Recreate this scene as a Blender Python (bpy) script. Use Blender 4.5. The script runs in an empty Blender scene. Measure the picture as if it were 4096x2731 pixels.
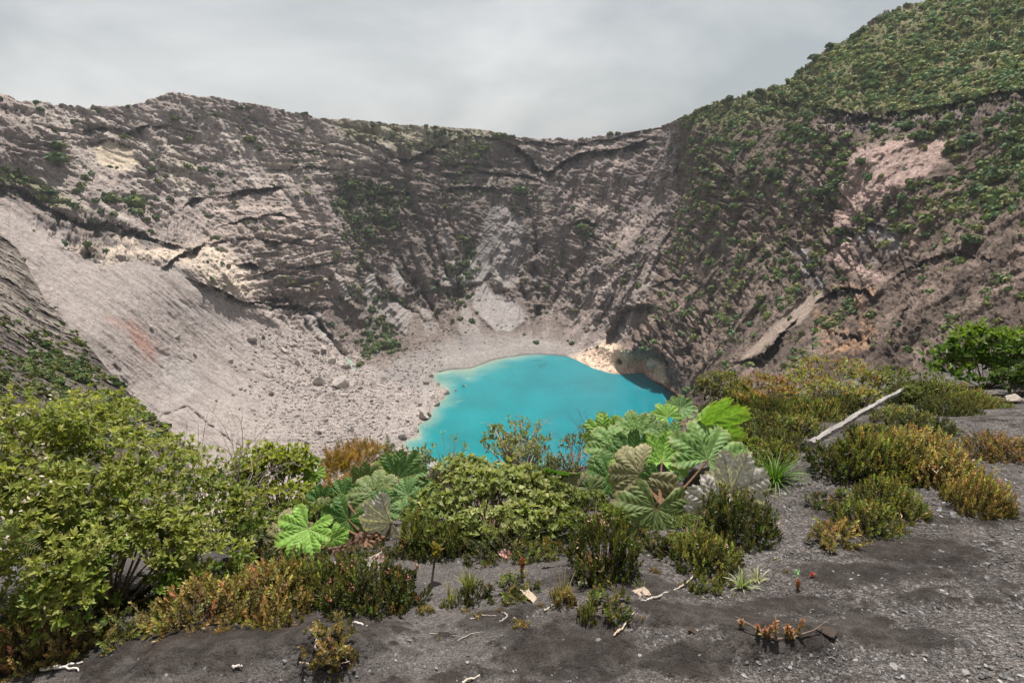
import bpy, math, random
import numpy as np
from mathutils import Vector, Matrix

C = bpy.context.scene.collection
SC = bpy.context.scene
random.seed(7)
RNG = np.random.default_rng(11)

# ------------------------------------------------------------------ camera, sky, sun, exposure
F = 569.0                       # focal length in pixels of a 1024 wide frame
PITCH = math.radians(19.8)
CP, SP = math.cos(PITCH), math.sin(PITCH)
cam_d = bpy.data.cameras.new('camera')
cam_d.sensor_width = 36.0
cam_d.lens = 36.0 * F / 1024.0
cam_d.clip_start = 0.05
cam_d.clip_end = 6000.0
cam = bpy.data.objects.new('camera', cam_d)
C.objects.link(cam)
cam.location = (0, 0, 0)
cam.rotation_euler = (math.radians(90) - PITCH, 0, 0)
SC.camera = cam

SUN_EL, SUN_AZ = math.radians(65), math.radians(4)      # azimuth from +Y towards +X
sun_vec = Vector((math.sin(SUN_AZ) * math.cos(SUN_EL), math.cos(SUN_AZ) * math.cos(SUN_EL), math.sin(SUN_EL)))
sun_d = bpy.data.lights.new('sun', 'SUN')
sun_d.energy = 5.0
sun_d.angle = math.radians(0.6)
sun_d.color = (1.0, 0.955, 0.89)
sun = bpy.data.objects.new('sun', sun_d)
C.objects.link(sun)
sun.rotation_euler = sun_vec.to_track_quat('Z', 'Y').to_euler()

world = bpy.data.worlds.new('World')
SC.world = world
world.use_nodes = True
wt = world.node_tree
wt.nodes.clear()
wo = wt.nodes.new('ShaderNodeOutputWorld')
sky = wt.nodes.new('ShaderNodeTexSky')
sky.sky_type = 'NISHITA'
sky.sun_disc = False
sky.sun_elevation = SUN_EL
sky.sun_rotation = SUN_AZ
bg_sky = wt.nodes.new('ShaderNodeBackground')
bg_sky.inputs['Strength'].default_value = 0.08
wt.links.new(sky.outputs[0], bg_sky.inputs['Color'])
tc = wt.nodes.new('ShaderNodeTexCoord')
mp = wt.nodes.new('ShaderNodeMapping')
mp.inputs['Scale'].default_value = (1.0, 1.0, 2.2)
mp.inputs['Location'].default_value = (0.35, 0.1, 0.62)
wt.links.new(tc.outputs['Generated'], mp.inputs['Vector'])
cn = wt.nodes.new('ShaderNodeTexNoise')
cn.inputs['Scale'].default_value = 1.9
cn.inputs['Detail'].default_value = 7.0
cn.inputs['Roughness'].default_value = 0.55
cn.inputs['Distortion'].default_value = 0.35
wt.links.new(mp.outputs[0], cn.inputs['Vector'])
cr = wt.nodes.new('ShaderNodeValToRGB')
cr.color_ramp.elements[0].position = 0.36
cr.color_ramp.elements[0].color = (0.262, 0.285, 0.298, 1)
cr.color_ramp.elements[1].position = 0.66
cr.color_ramp.elements[1].color = (0.47, 0.476, 0.474, 1)
e = cr.color_ramp.elements.new(0.5)
e.color = (0.355, 0.368, 0.371, 1)
wt.links.new(cn.outputs['Fac'], cr.inputs['Fac'])
bg_cl = wt.nodes.new('ShaderNodeBackground')
bg_cl.inputs['Strength'].default_value = 1.0
wt.links.new(cr.outputs['Color'], bg_cl.inputs['Color'])
mxw = wt.nodes.new('ShaderNodeMixShader')
mxw.inputs[0].default_value = 0.94          # cloud cover
wt.links.new(bg_sky.outputs[0], mxw.inputs[1])
wt.links.new(bg_cl.outputs[0], mxw.inputs[2])
sep = wt.nodes.new('ShaderNodeSeparateXYZ'); wt.links.new(tc.outputs['Generated'], sep.inputs[0])
hz = wt.nodes.new('ShaderNodeMapRange'); hz.inputs['From Min'].default_value = -0.06; hz.inputs['From Max'].default_value = 0.0
wt.links.new(sep.outputs['Z'], hz.inputs['Value'])
bg_lo = wt.nodes.new('ShaderNodeBackground'); bg_lo.inputs['Color'].default_value = (0.08, 0.07, 0.062, 1)
mx2 = wt.nodes.new('ShaderNodeMixShader')
wt.links.new(hz.outputs[0], mx2.inputs[0]); wt.links.new(bg_lo.outputs[0], mx2.inputs[1]); wt.links.new(mxw.outputs[0], mx2.inputs[2])
wt.links.new(mx2.outputs[0], wo.inputs['Surface'])

SC.view_settings.view_transform = 'Standard'
SC.view_settings.look = 'None'
SC.view_settings.gamma = 1.0
SC.view_settings.exposure = 0.75
SC.render.engine = 'CYCLES'
SC.cycles.use_denoising = True
SC.cycles.max_bounces = 6
SC.cycles.transparent_max_bounces = 8
SC.cycles.volume_bounces = 0

# ------------------------------------------------------------------ helpers
def ray(px, py):
    """direction (not normalised, forward component 1) through a point of the view"""
    x = (np.asarray(px, float) - 512.0) / F
    u = (341.0 - np.asarray(py, float)) / F
    return np.stack([x, CP + u * SP, -SP + u * CP], -1)

def at(px, py, D):
    d = ray(px, py)
    return d / np.linalg.norm(d, axis=-1, keepdims=True) * np.asarray(D, float)[..., None]

def at_y(px, py, Y):
    d = ray(px, py)
    return d * (np.asarray(Y, float) / d[..., 1])[..., None]

def smooth(a, b, x):
    t = np.clip((x - a) / (b - a), 0, 1)
    return t * t * (3 - 2 * t)

_G = np.array([[1,1,0],[-1,1,0],[1,-1,0],[-1,-1,0],[1,0,1],[-1,0,1],[1,0,-1],[-1,0,-1],
               [0,1,1],[0,-1,1],[0,1,-1],[0,-1,-1],[1,1,0],[-1,1,0],[0,-1,1],[0,-1,-1]], np.float32)
def perlin(x, y, z, seed=0):
    x = np.asarray(x, np.float32); y = np.asarray(y, np.float32); z = np.asarray(z, np.float32)
    x, y, z = np.broadcast_arrays(x, y, z)
    xi = np.floor(x); yi = np.floor(y); zi = np.floor(z)
    fx = x - xi; fy = y - yi; fz = z - zi
    X = xi.astype(np.int64); Y = yi.astype(np.int64); Z = zi.astype(np.int64)
    u = fx*fx*fx*(fx*(fx*6-15)+10); v = fy*fy*fy*(fy*(fy*6-15)+10); w = fz*fz*fz*(fz*(fz*6-15)+10)
    out = 0
    for i in (0, 1):
        for j in (0, 1):
            for k in (0, 1):
                h = ((X+i)*73856093) ^ ((Y+j)*19349663) ^ ((Z+k)*83492791) ^ (seed*2654435761 & 0x7fffffff)
                h = (h ^ (h >> 13)) * 1274126177 & 0x7fffffff
                h = (h ^ (h >> 16)) & 15
                g = _G[h]
                dp = g[..., 0]*(fx-i) + g[..., 1]*(fy-j) + g[..., 2]*(fz-k)
                out = out + dp * (u if i else 1-u) * (v if j else 1-v) * (w if k else 1-w)
    return out

def fbm(x, y, z=0.0, octv=4, seed=0, gain=0.5, lac=2.03, ridged=False):
    a, s, n = 1.0, 0.0, 0.0
    f = 1.0
    for o in range(octv):
        p = perlin(np.asarray(x)*f + 13.7*o, np.asarray(y)*f + 5.1*o, np.asarray(z)*f, seed + o)
        if ridged:
            p = 1 - 2.2*np.abs(p)
        s = s + a*p; n += a
        a *= gain; f *= lac
    return s / n

def poly_sd(px, py, poly):
    """signed distance (negative inside) to a closed polygon"""
    P = np.asarray(poly, float); n = len(P)
    d2 = np.full(px.shape, 1e12); ins = np.zeros(px.shape, bool)
    for i in range(n):
        ax, ay = P[i]; bx, by = P[(i+1) % n]
        ex, ey = bx-ax, by-ay
        t = np.clip(((px-ax)*ex + (py-ay)*ey) / (ex*ex+ey*ey+1e-9), 0, 1)
        d2 = np.minimum(d2, (px-ax-t*ex)**2 + (py-ay-t*ey)**2)
        c = ((ay > py) != (by > py)) & (px < (bx-ax)*(py-ay)/(by-ay+1e-12)+ax)
        ins ^= c
    d = np.sqrt(d2)
    return np.where(ins, -d, d)

def line_sd(px, py, pts):
    """signed distance to an open polyline given left to right: positive below it in the view"""
    P = np.asarray(pts, float)
    best = np.full(px.shape, 1e12); sgn = np.ones(px.shape); par = np.zeros(px.shape)
    n = len(P)-1
    for i in range(n):
        ax, ay = P[i]; bx, by = P[i+1]
        ex, ey = bx-ax, by-ay
        t = np.clip(((px-ax)*ex + (py-ay)*ey) / (ex*ex+ey*ey+1e-9), 0, 1)
        d = (px-ax-t*ex)**2 + (py-ay-t*ey)**2
        m = d < best
        best = np.where(m, d, best)
        sgn = np.where(m, np.sign(ex*(py-ay) - ey*(px-ax)), sgn)
        par = np.where(m, (i+t)/n, par)
    return np.sqrt(best)*np.where(sgn == 0, 1, sgn), par

def make_mesh(name, V, polys, mat, col=None, parent=None, smooth_shade=True, link=True, attrs=None):
    """V (n,3); polys: list of int arrays (m,k); col (n,3) becomes colour attribute 'col'"""
    me = bpy.data.meshes.new(name)
    V = np.ascontiguousarray(V, np.float32)
    me.vertices.add(len(V)); me.vertices.foreach_set('co', V.ravel())
    loops = np.concatenate([p.ravel() for p in polys]).astype(np.int32)
    starts = []; o = 0
    for p in polys:
        starts.append(o + np.arange(len(p))*p.shape[1]); o += p.size
    starts = np.concatenate(starts).astype(np.int32)
    me.loops.add(len(loops)); me.loops.foreach_set('vertex_index', loops)
    me.polygons.add(len(starts)); me.polygons.foreach_set('loop_start', starts)
    me.update(calc_edges=True)
    me.polygons.foreach_set('use_smooth', np.full(len(starts), smooth_shade, bool))
    if col is not None:
        a = me.color_attributes.new('col', 'FLOAT_COLOR', 'POINT')
        c4 = np.ones((len(V), 4), np.float32); c4[:, :3] = np.clip(col, 0, 1)
        a.data.foreach_set('color', c4.ravel())
    for k, v in (attrs or {}).items():
        a = me.attributes.new(k, 'FLOAT', 'POINT')
        a.data.foreach_set('value', np.ascontiguousarray(v, np.float32).ravel())
    if mat: me.materials.append(mat)
    ob = bpy.data.objects.new(name, me)
    if link: C.objects.link(ob)
    if parent is not None: ob.parent = parent
    return ob

def grid_faces(R, K):
    i = np.arange(R-1)[:, None]*K + np.arange(K-1)[None, :]
    i = i.ravel()
    return np.stack([i, i+K, i+K+1, i+1], -1)

def tag(o, label=None, cat=None, group=None, kind=None):
    if label: o['label'] = label
    if cat: o['category'] = cat
    if group: o['group'] = group
    if kind: o['kind'] = kind
    return o

def empty(name, loc, label, cat, group=None, rz=0.0):
    o = bpy.data.objects.new(name, None)
    C.objects.link(o)
    o.location = loc; o.rotation_euler = (0, 0, rz); o.empty_display_size = 0.1
    return tag(o, label, cat, group)

def copy_tree(o, parent=None):
    c = o.copy(); C.objects.link(c)
    if parent is not None: c.parent = parent
    for ch in list(o.children): copy_tree(ch, c)
    return c

def norm(v):
    return v / np.maximum(np.linalg.norm(v, axis=-1, keepdims=True), 1e-9)

def basis(Y, Zhint):
    """frames (X,Y,Z) with Y along the leaf and Z near the hint"""
    Y = norm(Y); X = norm(np.cross(Y, Zhint)); Z = np.cross(X, Y)
    return X, Y, Z

def replicate(tv, tf, pos, X, Y, Z, sx, sy, sz):
    N, n = len(pos), len(tv)
    sx = np.broadcast_to(sx, N)[:, None, None]; sy = np.broadcast_to(sy, N)[:, None, None]; sz = np.broadcast_to(sz, N)[:, None, None]
    V = pos[:, None, :] + tv[None, :, 0:1]*sx*X[:, None, :] + tv[None, :, 1:2]*sy*Y[:, None, :] + tv[None, :, 2:3]*sz*Z[:, None, :]
    off = (np.arange(N)*n)[:, None, None]
    return V.reshape(-1, 3), [(f[None] + off).reshape(-1, f.shape[1]) for f in tf]

class MB:
    """collects meshes with colours and links them as one object"""
    def __init__(s): s.V = []; s.P = {}; s.C = []; s.n = 0
    def add(s, V, polys, col):
        V = np.asarray(V, float)
        col = np.asarray(col, float)
        if col.ndim == 1: col = np.broadcast_to(col, (len(V), 3))
        s.V.append(V); s.C.append(col)
        for p in polys: s.P.setdefault(p.shape[1], []).append(p + s.n)
        s.n += len(V)
    def tube(s, pts, rad, col, k=5):
        pts = np.asarray(pts, float); m = len(pts)
        rad = np.broadcast_to(rad, m)
        t = np.gradient(pts, axis=0); t = norm(t)
        h = np.array([0.31, 0.2, 0.93]) if abs(t[0, 2]) < 0.8 else np.array([0.9, 0.3, 0.1])
        X = norm(np.cross(t, h)); Y = np.cross(t, X)
        a = np.arange(k)/k*2*np.pi
        V = pts[:, None] + rad[:, None, None]*(np.cos(a)[None, :, None]*X[:, None] + np.sin(a)[None, :, None]*Y[:, None])
        q = []
        for i in range(m-1):
            for j in range(k):
                j2 = (j+1) % k
                q.append((i*k+j, i*k+j2, (i+1)*k+j2, (i+1)*k+j))
        V = V.reshape(-1, 3)
        s.add(V, [np.array(q)], col)
        s.add(V[:k], [np.arange(k)[::-1][None]], col if np.ndim(col) == 1 else col[:k])
        s.add(V[-k:], [np.arange(k)[None]], col if np.ndim(col) == 1 else col[-k:])
    def build(s, name, mat, parent=None, **kw):
        return make_mesh(name, np.concatenate(s.V), [np.concatenate(v) for v in s.P.values()], mat,
                         np.concatenate(s.C), parent, **kw)

# ------------------------------------------------------------------ materials
def new_mat(name):
    m = bpy.data.materials.new(name); m.use_nodes = True
    nt = m.node_tree; nt.nodes.clear()
    return m, nt, nt.nodes, nt.links

def node(nt, t, **kw):
    n = nt.nodes.new(t)
    for k, v in kw.items():
        if k in n.inputs: n.inputs[k].default_value = v
        else: setattr(n, k, v)
    return n

def noise(nt, scale, detail=6, rough=0.6, vec=None, dist=0.0):
    n = node(nt, 'ShaderNodeTexNoise', Scale=scale, Detail=detail, Roughness=rough, Distortion=dist)
    if vec is not None: nt.links.new(vec, n.inputs['Vector'])
    return n

def earth_mat(name, noises, bump, tint=(0.55, 1.45), rough=0.95, bump_attr=None):
    """colour attribute times fine grain; noises = [(scale, weight)], bump=(scale, distance, strength)"""
    m, nt, N, L = new_mat(name)
    out = node(nt, 'ShaderNodeOutputMaterial')
    b = node(nt, 'ShaderNodeBsdfPrincipled', Roughness=rough)
    b.inputs['Specular IOR Level'].default_value = 0.15
    ca = node(nt, 'ShaderNodeAttribute', attribute_name='col')
    geo = node(nt, 'ShaderNodeTexCoord')
    acc = None
    for sc, w in noises:
        nn = noise(nt, sc, 5, 0.65, geo.outputs['Object'])
        mm = node(nt, 'ShaderNodeMath', operation='MULTIPLY'); L.new(nn.outputs['Fac'], mm.inputs[0]); mm.inputs[1].default_value = w
        if acc is None: acc = mm
        else:
            ad = node(nt, 'ShaderNodeMath', operation='ADD'); L.new(acc.outputs[0], ad.inputs[0]); L.new(mm.outputs[0], ad.inputs[1]); acc = ad
    mr = node(nt, 'ShaderNodeMapRange'); L.new(acc.outputs[0], mr.inputs['Value'])
    tw = sum(w for _, w in noises)
    mr.inputs['From Min'].default_value = 0.3*tw; mr.inputs['From Max'].default_value = 0.7*tw
    mr.inputs['To Min'].default_value = tint[0]; mr.inputs['To Max'].default_value = tint[1]
    mul = node(nt, 'ShaderNodeVectorMath', operation='SCALE')
    L.new(ca.outputs['Color'], mul.inputs[0]); L.new(mr.outputs[0], mul.inputs['Scale'])
    L.new(mul.outputs[0], b.inputs['Base Color'])
    prev = None
    for sc, dist, st in bump:
        nn = noise(nt, sc, 6, 0.7, geo.outputs['Object'])
        bp = node(nt, 'ShaderNodeBump', Distance=dist, Strength=st)
        L.new(nn.outputs['Fac'], bp.inputs['Height'])
        if prev is not None: L.new(prev.outputs[0], bp.inputs['Normal'])
        prev = bp
    if prev is not None: L.new(prev.outputs[0], b.inputs['Normal'])
    L.new(b.outputs[0], out.inputs['Surface'])
    return m

def leaf_mat(name, trans=0.35, rough=0.5, spec=0.25, grain=None):
    m, nt, N, L = new_mat(name)
    out = node(nt, 'ShaderNodeOutputMaterial')
    b = node(nt, 'ShaderNodeBsdfPrincipled', Roughness=rough)
    b.inputs['Specular IOR Level'].default_value = spec
    ca = node(nt, 'ShaderNodeAttribute', attribute_name='col')
    src = ca.outputs['Color']
    if grain:
        tcn = node(nt, 'ShaderNodeTexCoord')
        nn = noise(nt, grain, 4, 0.6, tcn.outputs['Object'])
        mr = node(nt, 'ShaderNodeMapRange'); L.new(nn.outputs['Fac'], mr.inputs['Value'])
        mr.inputs['From Min'].default_value = 0.3; mr.inputs['From Max'].default_value = 0.7
        mr.inputs['To Min'].default_value = 0.65; mr.inputs['To Max'].default_value = 1.35
        mul = node(nt, 'ShaderNodeVectorMath', operation='SCALE')
        L.new(src, mul.inputs[0]); L.new(mr.outputs[0], mul.inputs['Scale'])
        src = mul.outputs[0]
    L.new(src, b.inputs['Base Color'])
    if trans > 0:
        t = node(nt, 'ShaderNodeBsdfTranslucent')
        tm = node(nt, 'ShaderNodeMix', data_type='RGBA', blend_type='MULTIPLY')
        tm.inputs['Factor'].default_value = 1.0
        L.new(src, tm.inputs['A']); tm.inputs['B'].default_value = (1.25, 1.35, 0.55, 1)
        L.new(tm.outputs['Result'], t.inputs['Color'])
        mx = node(nt, 'ShaderNodeMixShader'); mx.inputs[0].default_value = trans
        L.new(b.outputs[0], mx.inputs[1]); L.new(t.outputs[0], mx.inputs[2])
        L.new(mx.outputs[0], out.inputs['Surface'])
    else:
        L.new(b.outputs[0], out.inputs['Surface'])
    return m

M_ROCK = earth_mat('crater_rock', [(0.05, 0.4), (0.3, 0.8), (1.0, 1.0)], [(0.22, 3.0, 0.6), (1.1, 1.0, 0.9)], (0.45, 1.55))
M_BOULDER = earth_mat('boulder_rock', [(0.3, 0.6), (1.5, 1.0)], [(0.8, 0.8, 0.7), (3.0, 0.3, 0.7)], (0.7, 1.3))
M_SAND_OLD = None if True else earth_mat('black_sand', [(2.0, 0.6), (30.0, 0.8), (150.0, 1.0)], [(9.0, 0.05, 0.5), (60.0, 0.012, 0.8), (220.0, 0.006, 0.9)], (0.45, 1.6))
def sand_mat():
    m, nt, N, L = new_mat('black_sand'); out = node(nt, 'ShaderNodeOutputMaterial'); b = node(nt, 'ShaderNodeBsdfPrincipled', Roughness=.95); b.inputs['Specular IOR Level'].default_value = .2
    ca = node(nt, 'ShaderNodeAttribute', attribute_name='col'); gr = node(nt, 'ShaderNodeAttribute', attribute_name='gravel'); t = node(nt, 'ShaderNodeTexCoord')
    wn = noise(nt, 14, 3, .6, t.outputs['Object'])
    def cells(scale, lo, hi):
        v = node(nt, 'ShaderNodeTexVoronoi', Scale=scale); L.new(t.outputs['Object'], v.inputs['Vector']); s = node(nt, 'ShaderNodeSeparateColor'); L.new(v.outputs['Color'], s.inputs[0])
        pw = node(nt, 'ShaderNodeMath', operation='POWER'); L.new(s.outputs[0], pw.inputs[0]); pw.inputs[1].default_value = 1.8
        r = node(nt, 'ShaderNodeMapRange'); L.new(pw.outputs[0], r.inputs['Value']); r.inputs['To Min'].default_value = lo; r.inputs['To Max'].default_value = hi; return v, r
    v1, r1 = cells(85, .6, 1.9); v2, r2 = cells(190, .6, 1.8)
    def mul(a, bb):
        x = node(nt, 'ShaderNodeMath', operation='MULTIPLY'); L.new(a, x.inputs[0]); L.new(bb, x.inputs[1]); return x.outputs[0]
    cellv = mul(r1.outputs[0], r2.outputs[0])
    mx = node(nt, 'ShaderNodeMix', data_type='FLOAT'); mx.inputs['A'].default_value = 1.0; L.new(gr.outputs['Fac'], mx.inputs['Factor']); L.new(cellv, mx.inputs['B'])
    n2 = noise(nt, 3.0, 6, .7, t.outputs['Object']); r3 = node(nt, 'ShaderNodeMapRange'); L.new(n2.outputs['Fac'], r3.inputs['Value']); r3.inputs['From Min'].default_value = .3; r3.inputs['From Max'].default_value = .7; r3.inputs['To Min'].default_value = .6; r3.inputs['To Max'].default_value = 1.4
    n3 = noise(nt, 170, 4, .75, t.outputs['Object']); r4 = node(nt, 'ShaderNodeMapRange'); L.new(n3.outputs['Fac'], r4.inputs['Value']); r4.inputs['From Min'].default_value = .3; r4.inputs['From Max'].default_value = .7; r4.inputs['To Min'].default_value = .45; r4.inputs['To Max'].default_value = 1.5
    f = mul(mul(mx.outputs['Result'], r3.outputs[0]), r4.outputs[0])
    sc = node(nt, 'ShaderNodeVectorMath', operation='SCALE'); L.new(ca.outputs['Color'], sc.inputs[0]); L.new(f, sc.inputs['Scale']); L.new(sc.outputs[0], b.inputs['Base Color'])
    b1 = node(nt, 'ShaderNodeBump', Distance=.010, Strength=.8); b1.invert = True; L.new(v1.outputs['Distance'], b1.inputs['Height'])
    b2 = node(nt, 'ShaderNodeBump', Distance=.010, Strength=.9); L.new(n3.outputs['Fac'], b2.inputs['Height']); L.new(b1.outputs[0], b2.inputs['Normal'])
    b3 = node(nt, 'ShaderNodeBump', Distance=.05, Strength=.7); L.new(wn.outputs['Fac'], b3.inputs['Height']); L.new(b2.outputs[0], b3.inputs['Normal']); L.new(b3.outputs[0], b.inputs['Normal'])
    L.new(b.outputs[0], out.inputs['Surface']); return m
M_SAND = sand_mat()
M_STONE = earth_mat('pebble_stone', [(20.0, 0.6), (120.0, 1.0)], [(40.0, 0.01, 0.6)], (0.7, 1.3))
M_LEAF = leaf_mat('leaf', 0.38, 0.5)
M_LEAF_FAR = leaf_mat('far_leaf', 0.15, 0.7, 0.1)
M_GUNNERA = leaf_mat('umbrella_leaf', 0.28, 0.55, 0.25, grain=45.0)
M_BARK = leaf_mat('bark', 0.0, 0.9, 0.1, grain=60.0)
M_PETAL = leaf_mat('petal', 0.25, 0.6, 0.2)
# ------------------------------------------------------------------ the crater
K = 1024/2352.0
def S(*pts): return [(x*K, y*K) for x, y in pts]
LAKE_Z = -200.0
def yplane(px, py, z=LAKE_Z):
    d = ray(px, py); return z/d[..., 2]*d[..., 1]

SKY_PTS = np.array([(-80, 78), (0, 91), (6, 92), (10, 95), (24, 98), (48, 102), (85, 105), (120, 106), (134, 104), (146, 101), (151, 98), (164, 95), (167, 92), (180, 92), (209, 96),
    (245, 102), (283, 109), (315, 116), (330, 119), (345, 118.5), (370, 120.5), (400, 124), (435, 126), (470, 128), (501, 132.5), (540, 139.5), (548, 138), (557, 137), (570, 139.5), (590, 136),
    (618, 133.5), (645, 129), (666, 124), (680, 117), (697, 110), (720, 101), (740, 94), (784, 82), (797, 71), (812, 60), (827, 48), (853, 37), (862, 28), (871, 20), (884, 11), (897, 5),
    (919, 0), (950, -9), (1024, -38), (1120, -70)], float)
SKY_Y = np.array([(-80, 500), (0, 530), (100, 600), (168, 650), (283, 720), (370, 770), (500, 790), (600, 770), (664, 715), (676, 655), (697, 620), (740, 590), (784, 560), (827, 540),
    (871, 520), (919, 505), (1024, 470), (1120, 440)], float)
CTRL = [(p, np.interp(p, SKY_PTS[:, 0], SKY_PTS[:, 1]), y) for p, y in SKY_Y]
CTRL += [  # left wall
    (0, 150, 470), (50, 150, 520), (100, 160, 560), (160, 165, 585), (220, 165, 640), (300, 165, 680), (90, 200, 500), (0, 185, 455), (40, 205, 470), (0, 215, 400), (50, 235, 425),
    (150, 220, 525), (220, 215, 580), (290, 235, 590), (100, 260, 425), (160, 265, 460), (230, 270, 510), (60, 290, 370), (120, 320, 375), (200, 330, 440), (250, 310, 500), (280, 290, 545),
    (60, 350, 310), (140, 400, 330), (-60, 300, 300), (-60, 150, 430), (-60, 430, 220), (60, 450, 235),
    # back wall
    (350, 200, 690), (350, 260, 625), (370, 320, 570), (430, 200, 722), (430, 260, 665), (430, 310, 602), (500, 200, 732), (500, 240, 688), (500, 300, 628), (560, 200, 722),
    (560, 260, 665), (560, 310, 612), (620, 200, 690), (620, 260, 600), (600, 320, 560), (655, 200, 665), (650, 280, 545), (640, 330, 480), (660, 355, 440),
    # right wall
    (700, 160, 560), (700, 220, 520), (700, 290, 470), (700, 350, 400), (760, 140, 510), (770, 220, 440), (770, 290, 370), (760, 340, 330), (830, 110, 450), (840, 170, 385), (840, 250, 335), (830, 320, 285),
    (900, 60, 435), (900, 110, 395), (900, 180, 320), (900, 260, 280), (890, 330, 235), (960, 40, 425), (970, 110, 345), (970, 180, 300), (970, 260, 240), (960, 330, 200),
    (1024, 30, 400), (1024, 100, 320), (1024, 170, 275), (1024, 250, 215), (1024, 330, 165), (1090, 200, 220), (1090, 330, 135), (1090, 50, 350), (1024, 420, 130), (900, 420, 170), (780, 420, 190)]
for p in [(300, 400, -195), (250, 430, -193), (330, 400, -199), (370, 370, -198), (400, 365, -198), (360, 345, -196), (480, 345, -195), (520, 338, -195), (560, 345, -195), (420, 440, -200), (500, 430, -203),
          (560, 400, -203), (600, 400, -203), (340, 450, -199), (270, 460, -195), (470, 480, -203), (600, 450, -203), (660, 410, -201), (520, 380, -203), (200, 440, -183), (400, 400, -199)]:
    CTRL.append((p[0], p[1], float(yplane(np.array(p[0]), np.array(p[1]), p[2]))))
CTRL = np.array(CTRL, float)

def tps_fit(P, v, lam=0.02):
    n = len(P); s = 300.0
    Q = P/s
    r2 = ((Q[:, None]-Q[None])**2).sum(-1)
    Kk = 0.5*r2*np.log(r2+1e-12) + lam*0.01*np.eye(n)
    A = np.zeros((n+3, n+3)); A[:n, :n] = Kk; A[:n, n] = 1; A[:n, n+1:] = Q; A[n, :n] = 1; A[n+1:, :n] = Q.T
    w = np.linalg.solve(A, np.concatenate([v, np.zeros(3)]))
    return lambda X, Y: _tps(X/s, Y/s, Q, w)
def _tps(X, Y, Q, w):
    o = w[-3] + w[-2]*X + w[-1]*Y
    for q, c in zip(Q, w[:-3]):
        r2 = (X-q[0])**2 + (Y-q[1])**2
        o = o + c*0.5*r2*np.log(r2+1e-12)
    return o
tps = tps_fit(CTRL[:, :2], np.log(CTRL[:, 2]))

STEP = 0.8
gx = np.arange(-60, 1092, STEP)
sky_y = np.interp(gx, SKY_PTS[:, 0], SKY_PTS[:, 1])
sky_y = sky_y + 1.5*fbm(gx*0.12, 0.3, 0.7, 5, 3, 0.6) + 0.8*fbm(gx*0.6, 4.3, 0.7, 3, 5, 0.6)
BOTTOM = 486.0
R_ = 560
tt = np.linspace(0, 1, R_)
PX = np.broadcast_to(gx[None, :], (R_, len(gx))).copy()
PY = sky_y[None, :] + (BOTTOM - sky_y[None, :])*tt[:, None]
# coarse evaluation of the smooth surface, then linear up-sampling in rows and columns
sub = 6
cx_ = np.append(gx[::sub], gx[-1]); ct = np.append(tt[::sub], 1.0)
csk = np.interp(cx_, gx, sky_y)
CXg, CTg = np.meshgrid(cx_, ct); CYg = csk[None] + (BOTTOM-csk[None])*CTg
lg = tps(CXg, CYg)
tmp = np.stack([np.interp(gx, cx_, lg[i]) for i in range(len(ct))])
LY = np.empty((R_, len(gx)))
for j in range(len(gx)): LY[:, j] = np.interp(tt, ct, tmp[:, j])
Yd = np.exp(LY)

LAKE = [(436, 373), (453, 369), (470, 368.5), (480, 365), (490, 361), (504, 358), (519, 356), (528, 354.5), (538, 354), (555, 355), (570, 357.5), (579, 361), (586, 365), (597, 369), (611, 373), (628, 373.6), (642, 372),
        (652, 379), (662, 384), (674, 392), (682, 400), (684, 414), (675, 435), (640, 455), (560, 475), (480, 482), (425, 470), (404, 444), (409, 439), (419, 436), (417, 425), (429, 419), (431, 411), (436, 404), (444, 397), (448, 392), (444, 387), (436, 384), (434, 377)]
wpx = PX + 2.2*fbm(PX*0.09, PY*0.09, 1.5, 3, 40); wpy = PY + 1.2*fbm(PX*0.09, PY*0.09, 8.5, 3, 41)
sdl = poly_sd(wpx, wpy, LAKE)

# noise-warped zones
W1x = PX + 9*fbm(PX*0.035, PY*0.035, 2.2, 4, 21); W1y = PY + 7*fbm(PX*0.035, PY*0.035, 7.7, 4, 22)
def zone(poly, soft=6.0, warp=1.0):
    X = PX + (W1x-PX)*warp; Y = PY + (W1y-PY)*warp
    xs = [p[0] for p in poly]; ys = [p[1] for p in poly]
    m = (X > min(xs)-soft-2) & (X < max(xs)+soft+2) & (Y > min(ys)-soft-2) & (Y < max(ys)+soft+2)
    o = np.zeros(PX.shape)
    if m.any(): o[m] = 1 - smooth(-soft, soft, poly_sd(X[m], Y[m], poly))
    return o

Z_FAN = zone(S((-80, 440), (0, 480), (60, 500), (160, 560), (240, 600), (300, 590), (420, 610), (540, 700), (600, 735), (700, 762), (790, 835), (900, 855), (1000, 860), (1010, 905), (960, 960), (930, 1010), (880, 1080), (600, 1110), (380, 1000), (230, 850), (80, 640), (-20, 520)), 7)
Z_PALEROCK = zone(S((150, 560), (230, 610), (320, 590), (430, 610), (560, 700), (600, 660), (560, 600), (470, 550), (400, 570), (330, 545), (230, 520)), 8)
Z_SHORE = zone(S((860, 860), (920, 820), (1000, 790), (1060, 770), (1190, 770), (1310, 800), (1340, 820), (1200, 830), (1110, 845), (1010, 870), (960, 900)), 5, .6)
Z_STRATA = zone(S((470, 440), (620, 430), (760, 520), (800, 560), (820, 600), (800, 680), (680, 690), (560, 690), (470, 560)), 10)
Z_BUFFSTR = zone(S((600, 330), (760, 320), (840, 350), (830, 400), (760, 440), (640, 430), (600, 390)), 12)
Z_TAN1 = zone(S((218, 335), (260, 325), (300, 335), (318, 372), (300, 392), (260, 388), (222, 372)), 3, .5)
Z_TAN2 = zone(S((375, 345), (420, 350), (470, 395), (475, 430), (430, 440), (395, 410), (378, 370)), 7, .8)
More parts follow.
